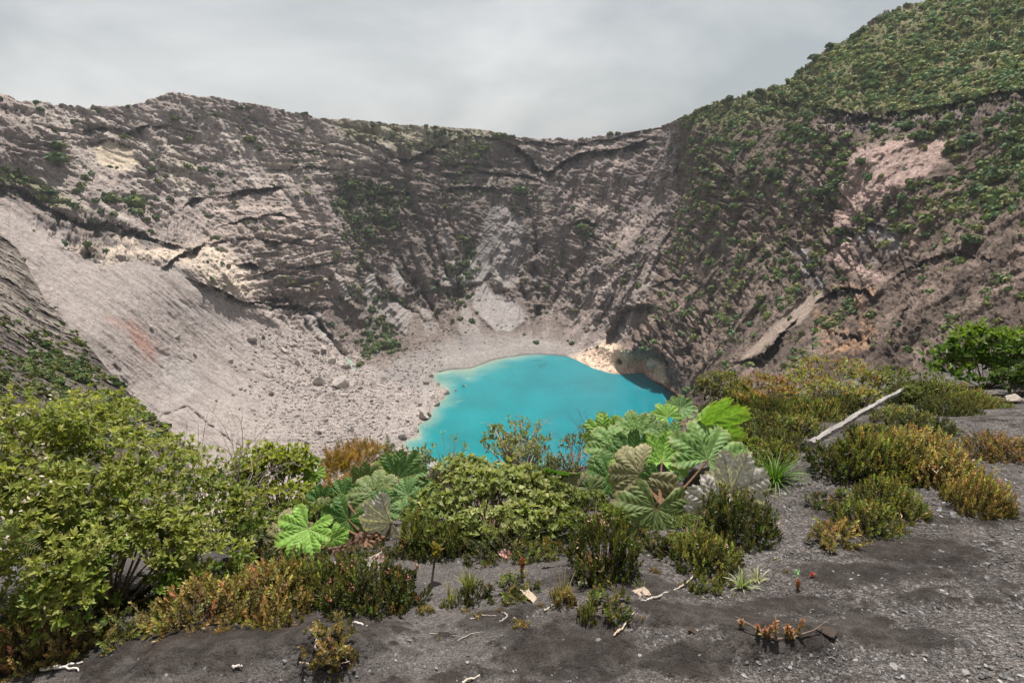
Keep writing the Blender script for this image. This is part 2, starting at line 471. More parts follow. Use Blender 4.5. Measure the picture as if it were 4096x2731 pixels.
Z_RIM = zone(S((770, 270), (900, 280), (1060, 292), (1170, 305), (1120, 340), (1060, 350), (950, 345), (860, 330), (790, 310)), 10)
Z_CENTER = zone(S((760, 430), (900, 340), (1240, 330), (1260, 480), (1330, 560), (1290, 700), (1330, 790), (1190, 770), (1010, 800), (860, 850), (760, 760), (610, 690), (760, 640), (830, 600)), 10)
Z_RWALL = zone(S((1560, 270), (1900, 110), (2130, -20), (2500, -150), (2500, 1100), (1500, 1000), (1480, 860), (1420, 800), (1500, 640), (1550, 480)), 5, .6)
Z_PINK = zone(S((1960, 345), (2040, 325), (2170, 318), (2185, 350), (2120, 410), (2060, 430), (1985, 480), (1960, 500), (1960, 600), (2060, 640), (2010, 650), (1905, 600), (1895, 540), (1930, 470), (1940, 400)), 5, .8)
Z_PINK2 = zone(S((2060, 470), (2150, 430), (2230, 350), (2260, 330), (2240, 420), (2160, 540), (2100, 600), (2060, 560)), 9)
Z_GREYCLIFF = zone(S((1810, 550), (1850, 570), (1900, 640), (1880, 690), (1850, 640), (1820, 600)), 3, .5) + zone(S((1940, 530), (2030, 500), (2070, 560), (2030, 610), (1970, 600)), 5, .6)
Z_ORANGE = zone(S((1860, 700), (1930, 650), (2010, 660), (2010, 760), (1970, 830), (1900, 830), (1880, 760)), 6)
Z_SLAB = zone(S((1700, 828), (1730, 790), (1800, 720), (1880, 660), (1900, 670), (1840, 740), (1790, 765), (1740, 810)), 2.5, .3)
Z_LAKEROCK = zone(S((1310, 815), (1370, 790), (1400, 780), (1450, 810), (1520, 830), (1530, 870), (1500, 890), (1420, 865), (1360, 855)), 4)
Z_PALESTREAK = zone(S((1340, 640), (1400, 580), (1500, 490), (1560, 440), (1560, 500), (1480, 570), (1420, 640), (1350, 720)), 8) + 0.7*zone(S((1260, 470), (1330, 400), (1440, 370), (1400, 470), (1300, 520)), 12)
Z_BACKR = zone(S((1260, 360), (1540, 290), (1560, 480), (1480, 640), (1400, 760), (1300, 800), (1280, 640), (1260, 480)), 8)
Z_PINKFAN = zone(S((250, 730), (300, 740), (370, 800), (360, 830), (300, 800)), 9)
Z_GREYSLIP = zone(S((360, 800), (440, 830), (470, 870), (440, 905), (400, 920), (370, 870)), 4, .4) + .6*zone(S((410, 690), (470, 700), (560, 745), (530, 760), (440, 720)), 4, .5)
def Qp(*pts): return [(250+x*.3497, 90+y*.3497) for x, y in pts]
CONES = [(Qp((672, 410), (690, 450), (688, 520), (662, 548), (585, 556), (628, 490)), 1), (Qp((668, 548), (700, 588), (745, 598), (785, 662), (745, 692), (700, 690), (648, 640), (632, 592)), 1), (Qp((562, 476), (590, 522), (576, 556), (542, 548)), .9),
         (Qp((345, 478), (368, 530), (347, 596), (322, 596), (334, 520)), .9), (Qp((240, 515), (298, 580), (272, 606), (252, 580)), .9), (Qp((420, 485), (445, 545), (425, 576), (398, 520)), .75), (Qp((150, 615), (205, 640), (246, 730), (190, 706)), .85),
         (Qp((682, 335), (728, 312), (778, 370), (785, 450), (760, 560), (700, 570), (692, 500), (690, 440), (672, 405), (645, 430)), .68), (Qp((548, 370), (580, 440), (592, 500), (552, 485)), .6), (Qp((335, 560), (420, 590), (465, 640), (445, 700), (380, 650), (335, 630)), .6), (Qp((735, 590), (760, 600), (790, 650), (770, 660)), .8),
         (Qp((610, 600), (650, 650), (660, 720), (610, 730), (590, 690)), .55), (Qp((800, 470), (815, 520), (830, 560), (812, 560)), .7), (Qp((470, 600), (520, 640), (540, 700), (500, 690)), .4)]
Z_CONE = np.zeros(PX.shape); Z_SMC = np.zeros(PX.shape)
for c_, w_ in CONES: zc_ = zone(c_, 2.2, .30); Z_CONE = np.maximum(Z_CONE, zc_*w_); Z_SMC = np.maximum(Z_SMC, zc_)
Z_CONE = np.clip(Z_CONE*(1.0+.6*fbm((PX-540)/(PY-180+1)*60, PY*.02, .4, 3, 23)), 0, 1)
Z_HOLLOWSHADE = zone(S((-60, 420), (0, 425), (60, 440), (110, 468), (180, 500), (260, 507), (340, 535), (395, 560), (330, 570), (270, 565), (215, 607), (185, 600), (200, 562), (120, 545), (50, 498), (0, 470), (-60, 450)), 3, .7)
Z_LEFTGRASS = zone(S((-40, 385), (60, 400), (140, 445), (200, 485), (140, 470), (60, 430), (-40, 410)), 4)

# ---- base positions and crater coordinates
P0 = ray(PX, PY); P0 = P0*(Yd/P0[..., 1])[..., None]
CX0, CY0 = 25.0, 400.0
th = np.arctan2(P0[..., 0]-CX0, P0[..., 1]-CY0); rr = np.hypot(P0[..., 0]-CX0, P0[..., 1]-CY0); zz = P0[..., 2]
hgt = np.clip((zz-LAKE_Z)/200.0, 0, 1.6)
smoothz = np.clip(Z_FAN*(1-Z_PALEROCK*.7) + Z_SHORE + Z_SMC*.92 + Z_SLAB + Z_TAN1*.8, 0, 1)
rough = 1 - .90*smoothz
wall = smooth(0.02, 0.22, hgt)
# gullies and ribs running down towards the lake
wth = th + 0.05*fbm(P0[..., 0]*.01, P0[..., 1]*.01, zz*.01, 3, 60)
g1 = fbm(wth*5.2, hgt*.55, 0.3, 2, 61, ridged=True)
g2 = fbm(wth*15, hgt*1.0, 1.3, 3, 62, ridged=True)
g3 = fbm(wth*44, hgt*2.2, 2.3, 3, 63, ridged=True)
n1 = fbm(P0[..., 0]*.02, P0[..., 1]*.02, zz*.02, 4, 64)
dY = np.zeros_like(Yd)
rw_ = 1-.75*Z_RWALL
dY += -15*(g1-.15)*(1-.45*smooth(330, 250, PX))*wall*rough*(.5+.5*smooth(1.2, .3, hgt))*rw_
dY += -8*(g2-.15)*(1-.55*smooth(330, 250, PX))*wall*rough*(1-.5*Z_STRATA)*rw_
dY += -2.4*(g3-.1)*wall*(rough*.9+.06)*(1-.9*Z_RWALL)
diag = fbm((PX+.72*PY)*.028, (PY-.72*PX)*.006, .6, 4, 65, .58, ridged=True)
diag2 = fbm((PX+.72*PY)*.05, (PY-.72*PX)*.008, .9, 4, 66, .62, ridged=True)
dY += -9.0*(diag2-.15)*Z_BACKR*smooth(138, 170, PY)
dY += -7.5*(diag-.15)*Z_RWALL*np.clip(Yd/420, .3, 1.1)*(1-.5*smooth(4, -8, PY-np.interp(PX, [660, 700, 780, 860, 940, 1024, 1080], [124, 128, 122, 112, 114, 92, 84])))
dY += -9*n1*rough
# bedding: ledges
wz = zz + 9*fbm(P0[..., 0]*.008, P0[..., 1]*.008, 0.5, 3, 70) + 0.05*P0[..., 0]*Z_STRATA
bed = np.zeros_like(Yd)
for i, (per, a) in enumerate(((14.0, 1.0), (5.6, .62), (2.6, .35))):
    ph = wz/per + .35*fbm(wth*9, wz*.03, 3.1*i, 2, 71+i)
    fr = ph - np.floor(ph)
    bed += a*(smooth(0, .14, fr)*(1-fr)*1.6 - .5)*(0.4+perlin(th*14, np.floor(ph)*1.7, 3.3+i, 75))
bedw = np.clip(.95*Z_STRATA + .8*Z_BUFFSTR + .55*Z_CENTER*smooth(.5, .7, hgt) + .10*(1-Z_RWALL)*(1-.9*Z_BACKR*smooth(138, 165, PY)) + .16*Z_RWALL, 0, 1)*rough
dY += 3.3*bed*bedw*wall
# crags
crag = fbm(P0[..., 0]*.06, P0[..., 1]*.06, zz*.075, 5, 80, .58, ridged=True)
crag2 = fbm(P0[..., 0]*.20, P0[..., 1]*.20, zz*.26, 4, 81, .62)
dist = Yd/500.0
dY += -2.7*(crag-.2)*rough*wall*np.clip(dist*1.1, .3, 1.2)
dH = np.zeros_like(dY)
dH += 1.7*crag2*(rough*.95+.05)*np.clip(dist*1.15, .22, 1.3)
# fabric: facets drawn out down the slope, and along the beds where the wall is layered
arc = th*np.maximum(rr, 60)
fab = fbm(arc*.42, rr*.10, zz*.10, 4, 82, .68, ridged=True)
fabh = fbm(arc*.07, rr*.05, zz*.55+.04*arc, 4, 83, .68, ridged=True)
hor = np.clip(Z_STRATA + Z_BUFFSTR + .6*Z_CENTER*smooth(.62, .78, hgt) + .45*smooth(.55, .75, hgt)*(1-Z_RWALL), 0, 1)
hor = hor*(1-.9*Z_BACKR*smooth(138, 165, PY))
fab = fab*(1-.6*Z_BACKR) + .6*Z_BACKR*fbm((PX+.72*PY)*.16, (PY-.72*PX)*.03, .9, 4, 67, .65, ridged=True)
facet = fab*(1-hor) + .6*fabh*hor
gr = fbm(P0[..., 0]*.55, P0[..., 1]*.55, zz*.7, 3, 84, .65)
crv = fbm(arc*.055+.3*n1, rr*.018, zz*.085+.02*arc, 4, 85, .55, ridged=True)
crh = fbm(arc*.016, rr*.016, zz*.11+.03*arc+.5*n1, 4, 86, .55, ridged=True)
crw = np.where(hor > .4, crh, np.maximum(crv, crh*.92))
CREV = smooth(.50, .74, crw)*np.clip(.35+1.6*fbm(P0[..., 0]*.013, P0[..., 1]*.013, zz*.015, 3, 87), 0, 1)
dH += -6.5*CREV*rough*np.clip(wall*1.4, 0, 1)*np.clip(dist, .35, 1.2)
dH += (1.05*(facet-.2) + .75*gr)*(rough*.92+.08)*np.clip(dist*1.2, .22, 1.4)*np.clip(wall+.25, 0, 1)

near = smooth(360, 170, Yd)
dH += near*(3.2*(fbm(P0[..., 0]*.11, P0[..., 1]*.11, zz*.14, 4, 88, .6, ridged=True)-.2) + 1.8*fbm(P0[..., 0]*.4, P0[..., 1]*.4, zz*.5, 4, 89, .65))*np.clip(Yd/260, .3, 1)*(1-.8*Z_SLAB)
# named cliffs, overhangs and clefts (polylines given left to right; below = recessed)
def ledge(pts, amp, below, above=3.0, taper=True, warp=.5, lip=.25):
    global dY
    X = PX + (W1x-PX)*warp; Y = PY + (W1y-PY)*warp
    xs = [p[0] for p in pts]; ys = [p[1] for p in pts]; m4 = below*4+above*4+6
    m = (X > min(xs)-m4) & (X < max(xs)+m4) & (Y > min(ys)-m4) & (Y < max(ys)+m4)
    d, u = line_sd(X[m], Y[m], pts)
    tp = np.sin(np.clip(u, 0.02, .98)*np.pi)**.5 if taper else 1.0
    jag = np.clip(.75 + 2.2*fbm(PX[m]*.11, PY[m]*.11, amp, 4, 90, .6), 0, 1.6)
    d = d + 2.2*fbm(PX[m]*.3, PY[m]*.3, amp*.3, 3, 91, .65)
    dY[m] += np.where(d > 0, amp*np.exp(-(d/below)**1.5), -lip*amp*np.exp(d/above))*tp*jag
def cleft(pts, amp, w):
    global dY
    X = PX + (W1x-PX)*.35; Y = PY + (W1y-PY)*.35
    xs = [p[0] for p in pts]; ys = [p[1] for p in pts]
    m = (X > min(xs)-w*5) & (X < max(xs)+w*5) & (Y > min(ys)-w*5) & (Y < max(ys)+w*5)
    d, u = line_sd(X[m], Y[m], pts)
    d = d + 1.8*fbm(PX[m]*.25, PY[m]*.25, amp*.3, 3, 92, .65)
    dY[m] += .8*amp*np.clip(.9+1.6*fbm(PX[m]*.09, PY[m]*.09, amp, 3, 93), .1, 1.5)*np.exp(-np.abs(d)/w)*np.sin(np.clip(u, .03, .97)*np.pi)**.4
def hole(pts, amp, soft, warp=.6):
    global dY
    dY += amp*zone(pts, soft, warp)
ledge(S((180, 297), (240, 290), (300, 302), (340, 288), (400, 288), (450, 308)), 9, 2.4)
ledge(S((210, 325), (260, 322), (300, 340)), 8, 3)
hole(S((-60, 425), (0, 430), (60, 445), (110, 472), (180, 503), (260, 512), (330, 540), (270, 560), (215, 600), (190, 595), (200, 562), (120, 540), (50, 495), (-60, 450)), 15, 9)
ledge(S((-60, 415), (0, 422), (60, 437), (110, 466), (170, 497), (250, 506), (330, 533), (400, 560)), 8, 12, 5, False)
ledge(S((150, 560), (200, 548), (215, 575), (230, 600)), -14, 6, 3)
ledge(S((380, 610), (430, 577), (470, 552)), 22, 5)
ledge(S((535, 443), (560, 436), (590, 436), (630, 428)), 26, 4.5, 4, False)
ledge(S((425, 470), (440, 458), (462, 456)), 20, 3.5)
ledge(S((550, 607), (575, 600), (600, 612)), 24, 4.5)
ledge(S((480, 560), (560, 545), (640, 555), (720, 545), (790, 560)), 9, 3)
ledge(S((500, 520), (560, 500), (640, 490), (720, 520)), 9, 3)
ledge(S((560, 640), (640, 615), (700, 610), (800, 600)), 10, 3)
ledge(S((440, 640), (500, 660), (560, 690), (640, 700), (720, 700)), 15, 5)
cleft(S((600, 690), (660, 690), (720, 722), (750, 765), (790, 815), (820, 850)), 30, 2.6)
cleft(S((800, 560), (850, 620), (900, 680), (960, 720), (990, 760)), 16, 3)
cleft(S((905, 570), (950, 640), (1000, 720), (1020, 770)), 22, 3.4)
cleft(S((1000, 480), (1005, 560), (1040, 660), (1050, 720)), 20, 3)
cleft(S((1050, 560), (1050, 640), (1065, 700)), 14, 3)
cleft(S((1215, 480), (1230, 560), (1225, 640), (1240, 720), (1210, 770)), 22, 3)
cleft(S((1290, 560), (1300, 640), (1260, 720)), 12, 2.5)
ledge(S((1180, 335), (1215, 352), (1235, 385), (1265, 392), (1290, 370), (1330, 352), (1400, 345), (1480, 322)), 24, 7, 4, False)
ledge(S((855, 325), (900, 350), (935, 366), (965, 358), (1000, 335), (1050, 320)), 16, 4)
ledge(S((1010, 380), (1060, 374), (1130, 380)), 7, 2.5)
ledge(S((990, 440), (1050, 428), (1130, 432), (1180, 440)), 10, 4)
ledge(S((1000, 400), (1100, 392), (1200, 400), (1250, 420)), 10, 3)
ledge(S((780, 460), (860, 440), (940, 440), (1000, 450)), 9, 3)
ledge(S((1310, 512), (1340, 503), (1372, 512)), 16, 4)
ledge(S((1080, 312), (1180, 322), (1290, 330), (1400, 318), (1480, 300), (1540, 288)), 12, 4)
ledge(S((640, 350), (720, 345), (830, 360)), 7, 2.4); ledge(S((630, 390), (720, 380), (820, 392)), 7, 2.4)
cleft(S((1540, 285), (1555, 330), (1560, 380), (1555, 440)), 26, 3)
hole(S((1400, 795), (1408, 745), (1430, 716), (1470, 704), (1496, 710), (1480, 745), (1448, 782), (1418, 800)), 22, 3, 1.3)
cleft(S((1490, 700), (1520, 760), (1525, 830), (1540, 880)), 16, 3)
cleft(S((1560, 480), (1530, 560), (1480, 660)), 12, 4)
ledge(S((1500, 655), (1540, 640), (1580, 648)), 10, 3)
ledge(S((1780, 225), (1860, 238), (1920, 250), (1980, 262), (2060, 258), (2120, 250), (2200, 235), (2260, 218), (2360, 205), (2460, 190)), 9, 15, 3, False)
colm = fbm(PX*.32, PY*.035, 5.5, 3, 96, .6, ridged=True)
ledge(S((1690, 830), (1720, 828), (1760, 806), (1790, 770), (1815, 745)), 16, 6, 4)
hole(S((1715, 832), (1755, 812), (1795, 772), (1780, 830), (1740, 850)), 12, 3)
ledge(S((1880, 690), (1900, 672), (1930, 660), (1990, 664), (2010, 690)), 12, 6, 4)
ledge(S((1900, 560), (1930, 530), (2000, 510), (2060, 540)), 8, 6, 3)
ledge(S((1810, 545), (1830, 560), (1850, 590), (1880, 650)), 7, 6, 2)
ledge(S((2050, 640), (2120, 600), (2200, 580), (2300, 600)), 3.5, 7, 3)
ledge(S((1900, 760), (1960, 770), (2010, 790)), 6, 4, 2)
cleft(S((1960, 700), (1975, 760), (1970, 830)), 7, 3); cleft(S((1900, 700), (1905, 780), (1900, 830)), 6, 3)
cleft(S((2100, 660), (2060, 760), (2040, 830)), 8, 4); cleft(S((1830, 470), (1790, 580), (1750, 700), (1690, 790)), 10, 3.5); cleft(S((1700, 480), (1660, 620), (1600, 760), (1560, 860)), 12, 4)
cleft(S((370, 955), (430, 935), (480, 975), (530, 1010), (580, 1040)), 4, 1.2); cleft(S((560, 840), (640, 880), (700, 920)), 3, 1.0); cleft(S((240, 800), (290, 880), (330, 960)), 4, 3)
RC_ = np.interp(PX, [775, 860, 920, 1024, 1080], [97, 110, 114, 90, 84])
dY += -5.5*(colm-.2)*smooth(-2, 3, PY-RC_)*smooth(34, 14, PY-RC_)*smooth(800, 850, PX)
def rib(pts, amp, w): cleft(pts, -amp, w)
rib(Qp((725, 325), (745, 420), (715, 540), (760, 640)), 15, 9); rib(Qp((560, 380), (588, 500), (565, 600), (600, 700)), 13, 6); rib(Qp((430, 460), (490, 580), (530, 680)), 13, 7); rib(Qp((330, 470), (395, 600), (450, 690)), 13, 8)
rib(Qp((225, 500), (300, 620), (360, 720)), 12, 7); rib(Qp((830, 410), (810, 560), (840, 680)), 12, 7); rib(Qp((1010, 470), (910, 620), (860, 720)), 12, 8); rib(Qp((1120, 400), (1020, 580), (950, 730)), 12, 9); rib(Qp((640, 600), (620, 720)), 8, 6)
cleft(Qp((650, 420), (600, 530), (590, 640)), 18, 3.5); cleft(Qp((785, 430), (770, 540), (800, 640)), 16, 3.5); cleft(Qp((880, 440), (860, 560), (830, 690)), 12, 4); cleft(Qp((500, 400), (530, 520), (545, 640)), 15, 4); cleft(Qp((390, 440), (450, 560), (510, 660)), 15, 4); cleft(Qp((1060, 560), (980, 700)), 10, 3)
# the two slide scars in the fan are hollows, the scree cones are ribs
fst0 = fbm((PX-1.15*PY)*.10, (PX+PY)*.012, .7, 5, 105, .62)
fst1 = fbm((PX-1.15*PY)*.34, (PX+PY)*.03, .3, 4, 106, .62)
dH += -Z_FAN*(2.0*fst0 + 1.3*fst1)*np.clip(wall*2, .15, 1)*smooth(500, 330, PX+PY*.3)
dY += 2*Z_GREYSLIP - 7*Z_CONE
Z_RUB = smooth(215, 310, PX - .35*(PY-380))*smooth(470, 420, PX)*smooth(318, 345, PY - .25*(PX-300)*0)*(1-Z_SHORE)*Z_FAN
dY += -Z_RUB*(2.6*fbm(P0[..., 0]*.16, P0[..., 1]*.16, zz*.2, 4, 97, .65, ridged=True) + 1.4*fbm(P0[..., 0]*.5, P0[..., 1]*.5, .3, 3, 98, .65))

# ground near the lake settles on the water plane
Yf = yplane(PX, PY, -200.0)
w_f = smooth(26, 0, sdl) * np.clip(smooth(690, 640, PX), 0, 1)
zflat = np.where(sdl < 0, -200.0 + np.maximum(sdl, -10)*.35, -200.0 + np.maximum(sdl, 0)*.07*(1+.5*smooth(560, 600, PX)))
zflat = zflat + np.where(sdl > 0, .9*fbm(P0[..., 0]*.15, P0[..., 1]*.15, 0, 3, 95)*smooth(0, 3, sdl), 0)
Yl = zflat/(ray(PX, PY)[..., 2])*ray(PX, PY)[..., 1]
fade = 1 - smooth(42, 14, sdl)*smooth(640, 570, PX)
dY = dY*fade; dH = dH*(.12+.88*fade)
def gnorm(Pg):
    n = np.cross(np.gradient(Pg, axis=1), np.gradient(Pg, axis=0)); n = norm(n)
    return n*np.where((n*Pg).sum(-1, keepdims=True) > 0, -1, 1)
Yn = Yd + dY
m_in = sdl < 0
Yn = np.where(m_in, np.maximum(Yl, 10), Yn*(1-w_f) + Yl*w_f)
P = ray(PX, PY); P = P*(Yn/P[..., 1])[..., None]
Nb = gnorm(P0)
P = P + Nb*(dH*np.where(m_in, 0, 1-w_f))[..., None]

# ---- rock colours (what the ground is made of, plus painted shade in the left hollow)
def C3(r, g, b): return np.array([r, g, b], float)
def mixc(col, c, w): return col*(1-w[..., None]) + np.asarray(c)*w[..., None]
nA = fbm(P0[..., 0]*.012, P0[..., 1]*.012, zz*.012, 4, 100)
nB = fbm(P0[..., 0]*.06, P0[..., 1]*.06, zz*.09, 5, 101, .6)
nS = fbm(wth*42, hgt*3.0, .5, 4, 102, .6)
nS2 = fbm(wth*13 + .3*n1, hgt*1.1, 3.5, 4, 107, .55)
nF = fbm(P0[..., 0]*.35, P0[..., 1]*.35, zz*.45, 3, 103, .6)
col = np.broadcast_to(C3(.275, .228, .208), PX.shape+(3,)).copy()
col = mixc(col, C3(.42, .365, .33), np.clip(smooth(.0, .35, nS+.5*nB)*.55 + smooth(.05, .3, nS2+.25*nB)*.6, 0, .9))
col = mixc(col, C3(.14, .116, .106), np.clip(smooth(.1, .45, -nB+.3*nS)*.6 + smooth(.08, .3, -nS2)*.4, 0, .85))
col = mixc(col, C3(.125, .100, .088), Z_CENTER*.85)
col = mixc(col, C3(.28, .232, .205), Z_CENTER*smooth(.1, .4, nS+.4*nB)*.55)
col = mixc(col, C3(.25, .2, .178), Z_BACKR*.8)
col = mixc(col, C3(.115, .095, .09), Z_BACKR*smooth(.0, .35, diag2-.25)*.6)
col = mixc(col, C3(.46, .375, .34), np.clip(Z_PALESTREAK, 0, 1)*smooth(-.25, .3, -diag2+.2+.3*nB)*.85)
col = mixc(col, C3(.285, .23, .205), Z_STRATA*.8)
bedn = fbm(wz*.28, wth*2.5, .2, 3, 104, .6)
col = mixc(col, C3(.43, .35, .31), Z_STRATA*smooth(0, .35, bedn)*.6)
col = mixc(col, C3(.15, .118, .10), Z_STRATA*smooth(.05, .4, -bedn)*.55)
col = mixc(col, C3(.50, .43, .33), Z_BUFFSTR*smooth(-.1, .35, bedn+.2*nB)*.7)
col = mixc(col, C3(.52, .43, .33), Z_TAN1*.85); col = mixc(col, C3(.48, .41, .33), Z_TAN2*.75*smooth(-.3, .2, nS))
col = mixc(col, C3(.30, .26, .242), Z_FAN*.95)
col = mixc(col, C3(.19, .16, .146), Z_FAN*smooth(.02, .40, nS+.55*nB)*.8)
col = mixc(col, C3(.52, .43, .35), Z_PALEROCK*(1-Z_FAN*.4)*.85); col = mixc(col, C3(.30, .23, .20), Z_PALEROCK*smooth(.05, .4, nB)*.6)
fst = fbm((PX-1.15*PY)*.10, (PX+PY)*.012, .7, 5, 105, .62)
col = mixc(col, C3(.21, .185, .172), Z_FAN*np.clip(smooth(.16, .4, fst)*.5+smooth(.08, .32, fst1)*.7, 0, 1)*smooth(470, 300, PX+PY*.3)*.8)
col = mixc(col, C3(.34, .175, .135), Z_PINKFAN*.8*smooth(-.3, .2, fst)); col = mixc(col, C3(.31, .278, .262), np.clip(Z_GREYSLIP, 0, 1)*.9)
col = mixc(col, C3(.30, .25, .215), Z_FAN*smooth(.15, .5, nB-.1)*smooth(220, 330, PX)*.55)
col = mixc(col, C3(.275, .25, .24), np.clip(Z_CONE, 0, 1)*.95)
col = mixc(col, C3(.21, .19, .18), Z_SHORE*.9)
col = mixc(col, C3(.36, .34, .32), w_f*(PX < 600)*smooth(5, 12, sdl)*.3)
col = mixc(col, C3(.085, .075, .07), smooth(2.6, .5, sdl)*smooth(436, 446, PX)*smooth(590, 570, PX)*.8)
soil = C3(.092, .066, .053)
col = mixc(col, soil, Z_RWALL*.93)
col = mixc(col, C3(.23, .172, .145), Z_RWALL*smooth(.05, .4, nB+.5*diag-.1)*.65)
col = mixc(col, C3(.05, .04, .036), Z_RWALL*smooth(.05, .4, -nB)*.6)
col = mixc(col, C3(.37, .265, .235), Z_PINK*(.55+.4*smooth(-.3, .2, nB))); col = mixc(col, C3(.25, .17, .145), Z_PINK2*.8*smooth(-.2, .3, nB+.3*nS))
col = mixc(col, C3(.33, .31, .32), np.clip(Z_GREYCLIFF, 0, 1)*.75*smooth(-.2, .25, nB)); col = mixc(col, C3(.34, .20, .115), Z_ORANGE*.75*smooth(-.05, .3, nB+nF*.4))
col = mixc(col, C3(.30, .235, .195), Z_SLAB*.9); col = mixc(col, C3(.62, .48, .37), Z_LAKEROCK*.85)
col = mixc(col, C3(.36, .17, .09), Z_LAKEROCK*smooth(.05, .3, nF)*.6)
col = mixc(col, C3(.30, .14, .08), smooth(4, .5, sdl)*smooth(600, 620, PX)*.7)
col = mixc(col, C3(.11, .096, .094), Z_HOLLOWSHADE*.85*smooth(-.5, .2, nS+nB))  # shade of the hollow under the left overhang, painted into the rock colour
rcliff = smooth(0, 3, PY-np.interp(PX, [775, 860, 920, 1024, 1080], [97, 110, 114, 90, 84]))*smooth(30, 16, PY-np.interp(PX, [775, 860, 920, 1024, 1080], [97, 110, 114, 90, 84]))*smooth(790, 820, PX)
col = mixc(col, C3(.19, .175, .175), rcliff*.55*smooth(-.2, .3, nB))

# ---- vegetation density
den = np.zeros(PX.shape)
hill_line = np.interp(PX, [660, 700, 780, 860, 940, 1024, 1080], [124, 128, 122, 112, 114, 92, 84])
up = Z_RWALL*smooth(4, -8, PY-hill_line)
den = np.maximum(den, up*np.clip(.92+.5*nA, 0, 1))
mid = Z_RWALL*smooth(-6, 4, PY-hill_line)*(1-np.clip(Z_PINK+Z_PINK2*.5+Z_GREYCLIFF+Z_ORANGE+Z_SLAB, 0, 1))*(1-rcliff*.8)
low = smooth(0, 190, PY-hill_line)
den = np.maximum(den, mid*np.clip((.62-.62*low) + 1.5*(nB+nA*.8)*(1-.35*low), 0, .95))
zr = zone(S((2250, 360), (2360, 300), (2500, 300), (2500, 460), (2350, 470), (2200, 500), (2150, 560), (2200, 470)), 8)
den = np.maximum(den, zr*np.clip(.75+.8*nB, 0, 1))
for poly, dd in ((S((780, 405), (850, 395), (930, 440), (935, 500), (900, 540), (840, 560), (785, 520)), .95), (S((1170, 450), (1210, 420), (1240, 470), (1200, 500)), .7), (S((1050, 550), (1090, 540), (1100, 620), (1050, 690), (1010, 660)), .55),
                 (S((830, 770), (870, 690), (920, 760), (930, 800), (830, 830)), .7), (S((250, 450), (300, 445), (350, 475), (345, 495), (290, 470)), .8), (S((1040, 580), (1090, 600), (1060, 640)), .6),
                 (S((790, 540), (830, 560), (870, 700), (830, 700)), .35), (S((1320, 510), (1370, 512), (1365, 540), (1330, 540)), .9), (S((650, 640), (800, 630), (830, 700), (760, 700)), .3), (S((1000, 340), (1120, 345), (1180, 440), (1020, 480)), .45),
                 (S((1620, 720), (1700, 560), (1760, 500), (1740, 600), (1650, 760)), .5), (S((1740, 720), (1840, 640), (1830, 670), (1760, 740)), .9), (S((1850, 760), (1960, 690), (1970, 720), (1880, 770)), .7)):
    den = np.maximum(den, zone(poly, 7)*np.clip(dd+.9*nB, 0, 1))
den = np.maximum(den, Z_CENTER*np.clip(.06+.5*(nB-.12), 0, .4)*(1-Z_CONE))
den = np.maximum(den, Z_RIM*np.clip(.55+.6*nB, 0, .9)*.6)
den = np.maximum(den, Z_LEFTGRASS*.7)
den = np.maximum(den, zone(S((775, 405), (850, 395), (935, 440), (940, 500), (900, 545), (840, 560), (780, 520)), 8)*np.clip(.9+.6*nB, 0, 1))
den = np.maximum(den, (.022+.05*smooth(.1, .4, nA))*(1-Z_FAN)*(1-Z_SHORE)*(1-Z_CONE))
den *= (sdl > 2)
grass = np.clip(up*.95 + Z_RIM*.6 + Z_LEFTGRASS*.75 + .05*mid*(1-low), 0, .85)*np.clip(.75+.7*nF, 0, 1)
col = mixc(col, C3(.15, .158, .062), grass*(1-rcliff))
col = mixc(col, C3(.22, .20, .09), grass*smooth(0, .4, nA+nF*.5)*.6*(1-rcliff))
col = np.clip(col*(1+(.5*nF + .55*np.clip(gr, -.6, .6))[..., None]*(.35+.65*rough[..., None])), .01, .8)

# ---- back of the rim
back = []
for k in range(1, 9):
    b = P[0].copy()
    o = norm(np.stack([P[0, :, 0]-CX0, P[0, :, 1]-CY0, 0*P[0, :, 0]], -1))
    b += o*(k*k*5.0); b[:, 2] -= k*k*3.2
    back.append(b)
back = np.array(back[::-1])
def apron(last, n=40):
    # the floor and slopes carry on towards the viewer, below the rim one stands on
    o = []
    for k in range(1, n+1):
        t = (k/n)**1.3; b = last.copy(); b[:, :2] *= 1-.78*t; b[:, 2] -= 12*t - 4.0*fbm(b[:, 0]*.05, b[:, 1]*.05, .3, 4, 108)*min(1, k/6)
        o.append(b)
    return np.array(o)
ap = apron(P[-1]); apc = np.clip(np.repeat(col[-1:], 40, 0)*(1+.5*fbm(ap[..., 0]*.05, ap[..., 1]*.05, 2.3, 4, 109)[..., None]), .02, .6)
PT = np.concatenate([back, P, ap], 0); CT = np.concatenate([np.repeat(col[:1], 8, 0), col, apc], 0)
terrain = make_mesh('crater_wall', PT.reshape(-1, 3), [grid_faces(PT.shape[0], PT.shape[1])], M_ROCK, CT.reshape(-1, 3))
tag(terrain, kind='structure')

def crater_pt(px, py):
    j = int(round((px-gx[0])/STEP)); j = min(max(j, 0), len(gx)-1)
    i = int(round((py-sky_y[j])/(BOTTOM-sky_y[j])*(R_-1))); i = min(max(i, 0), R_-1)
    return P[i, j]

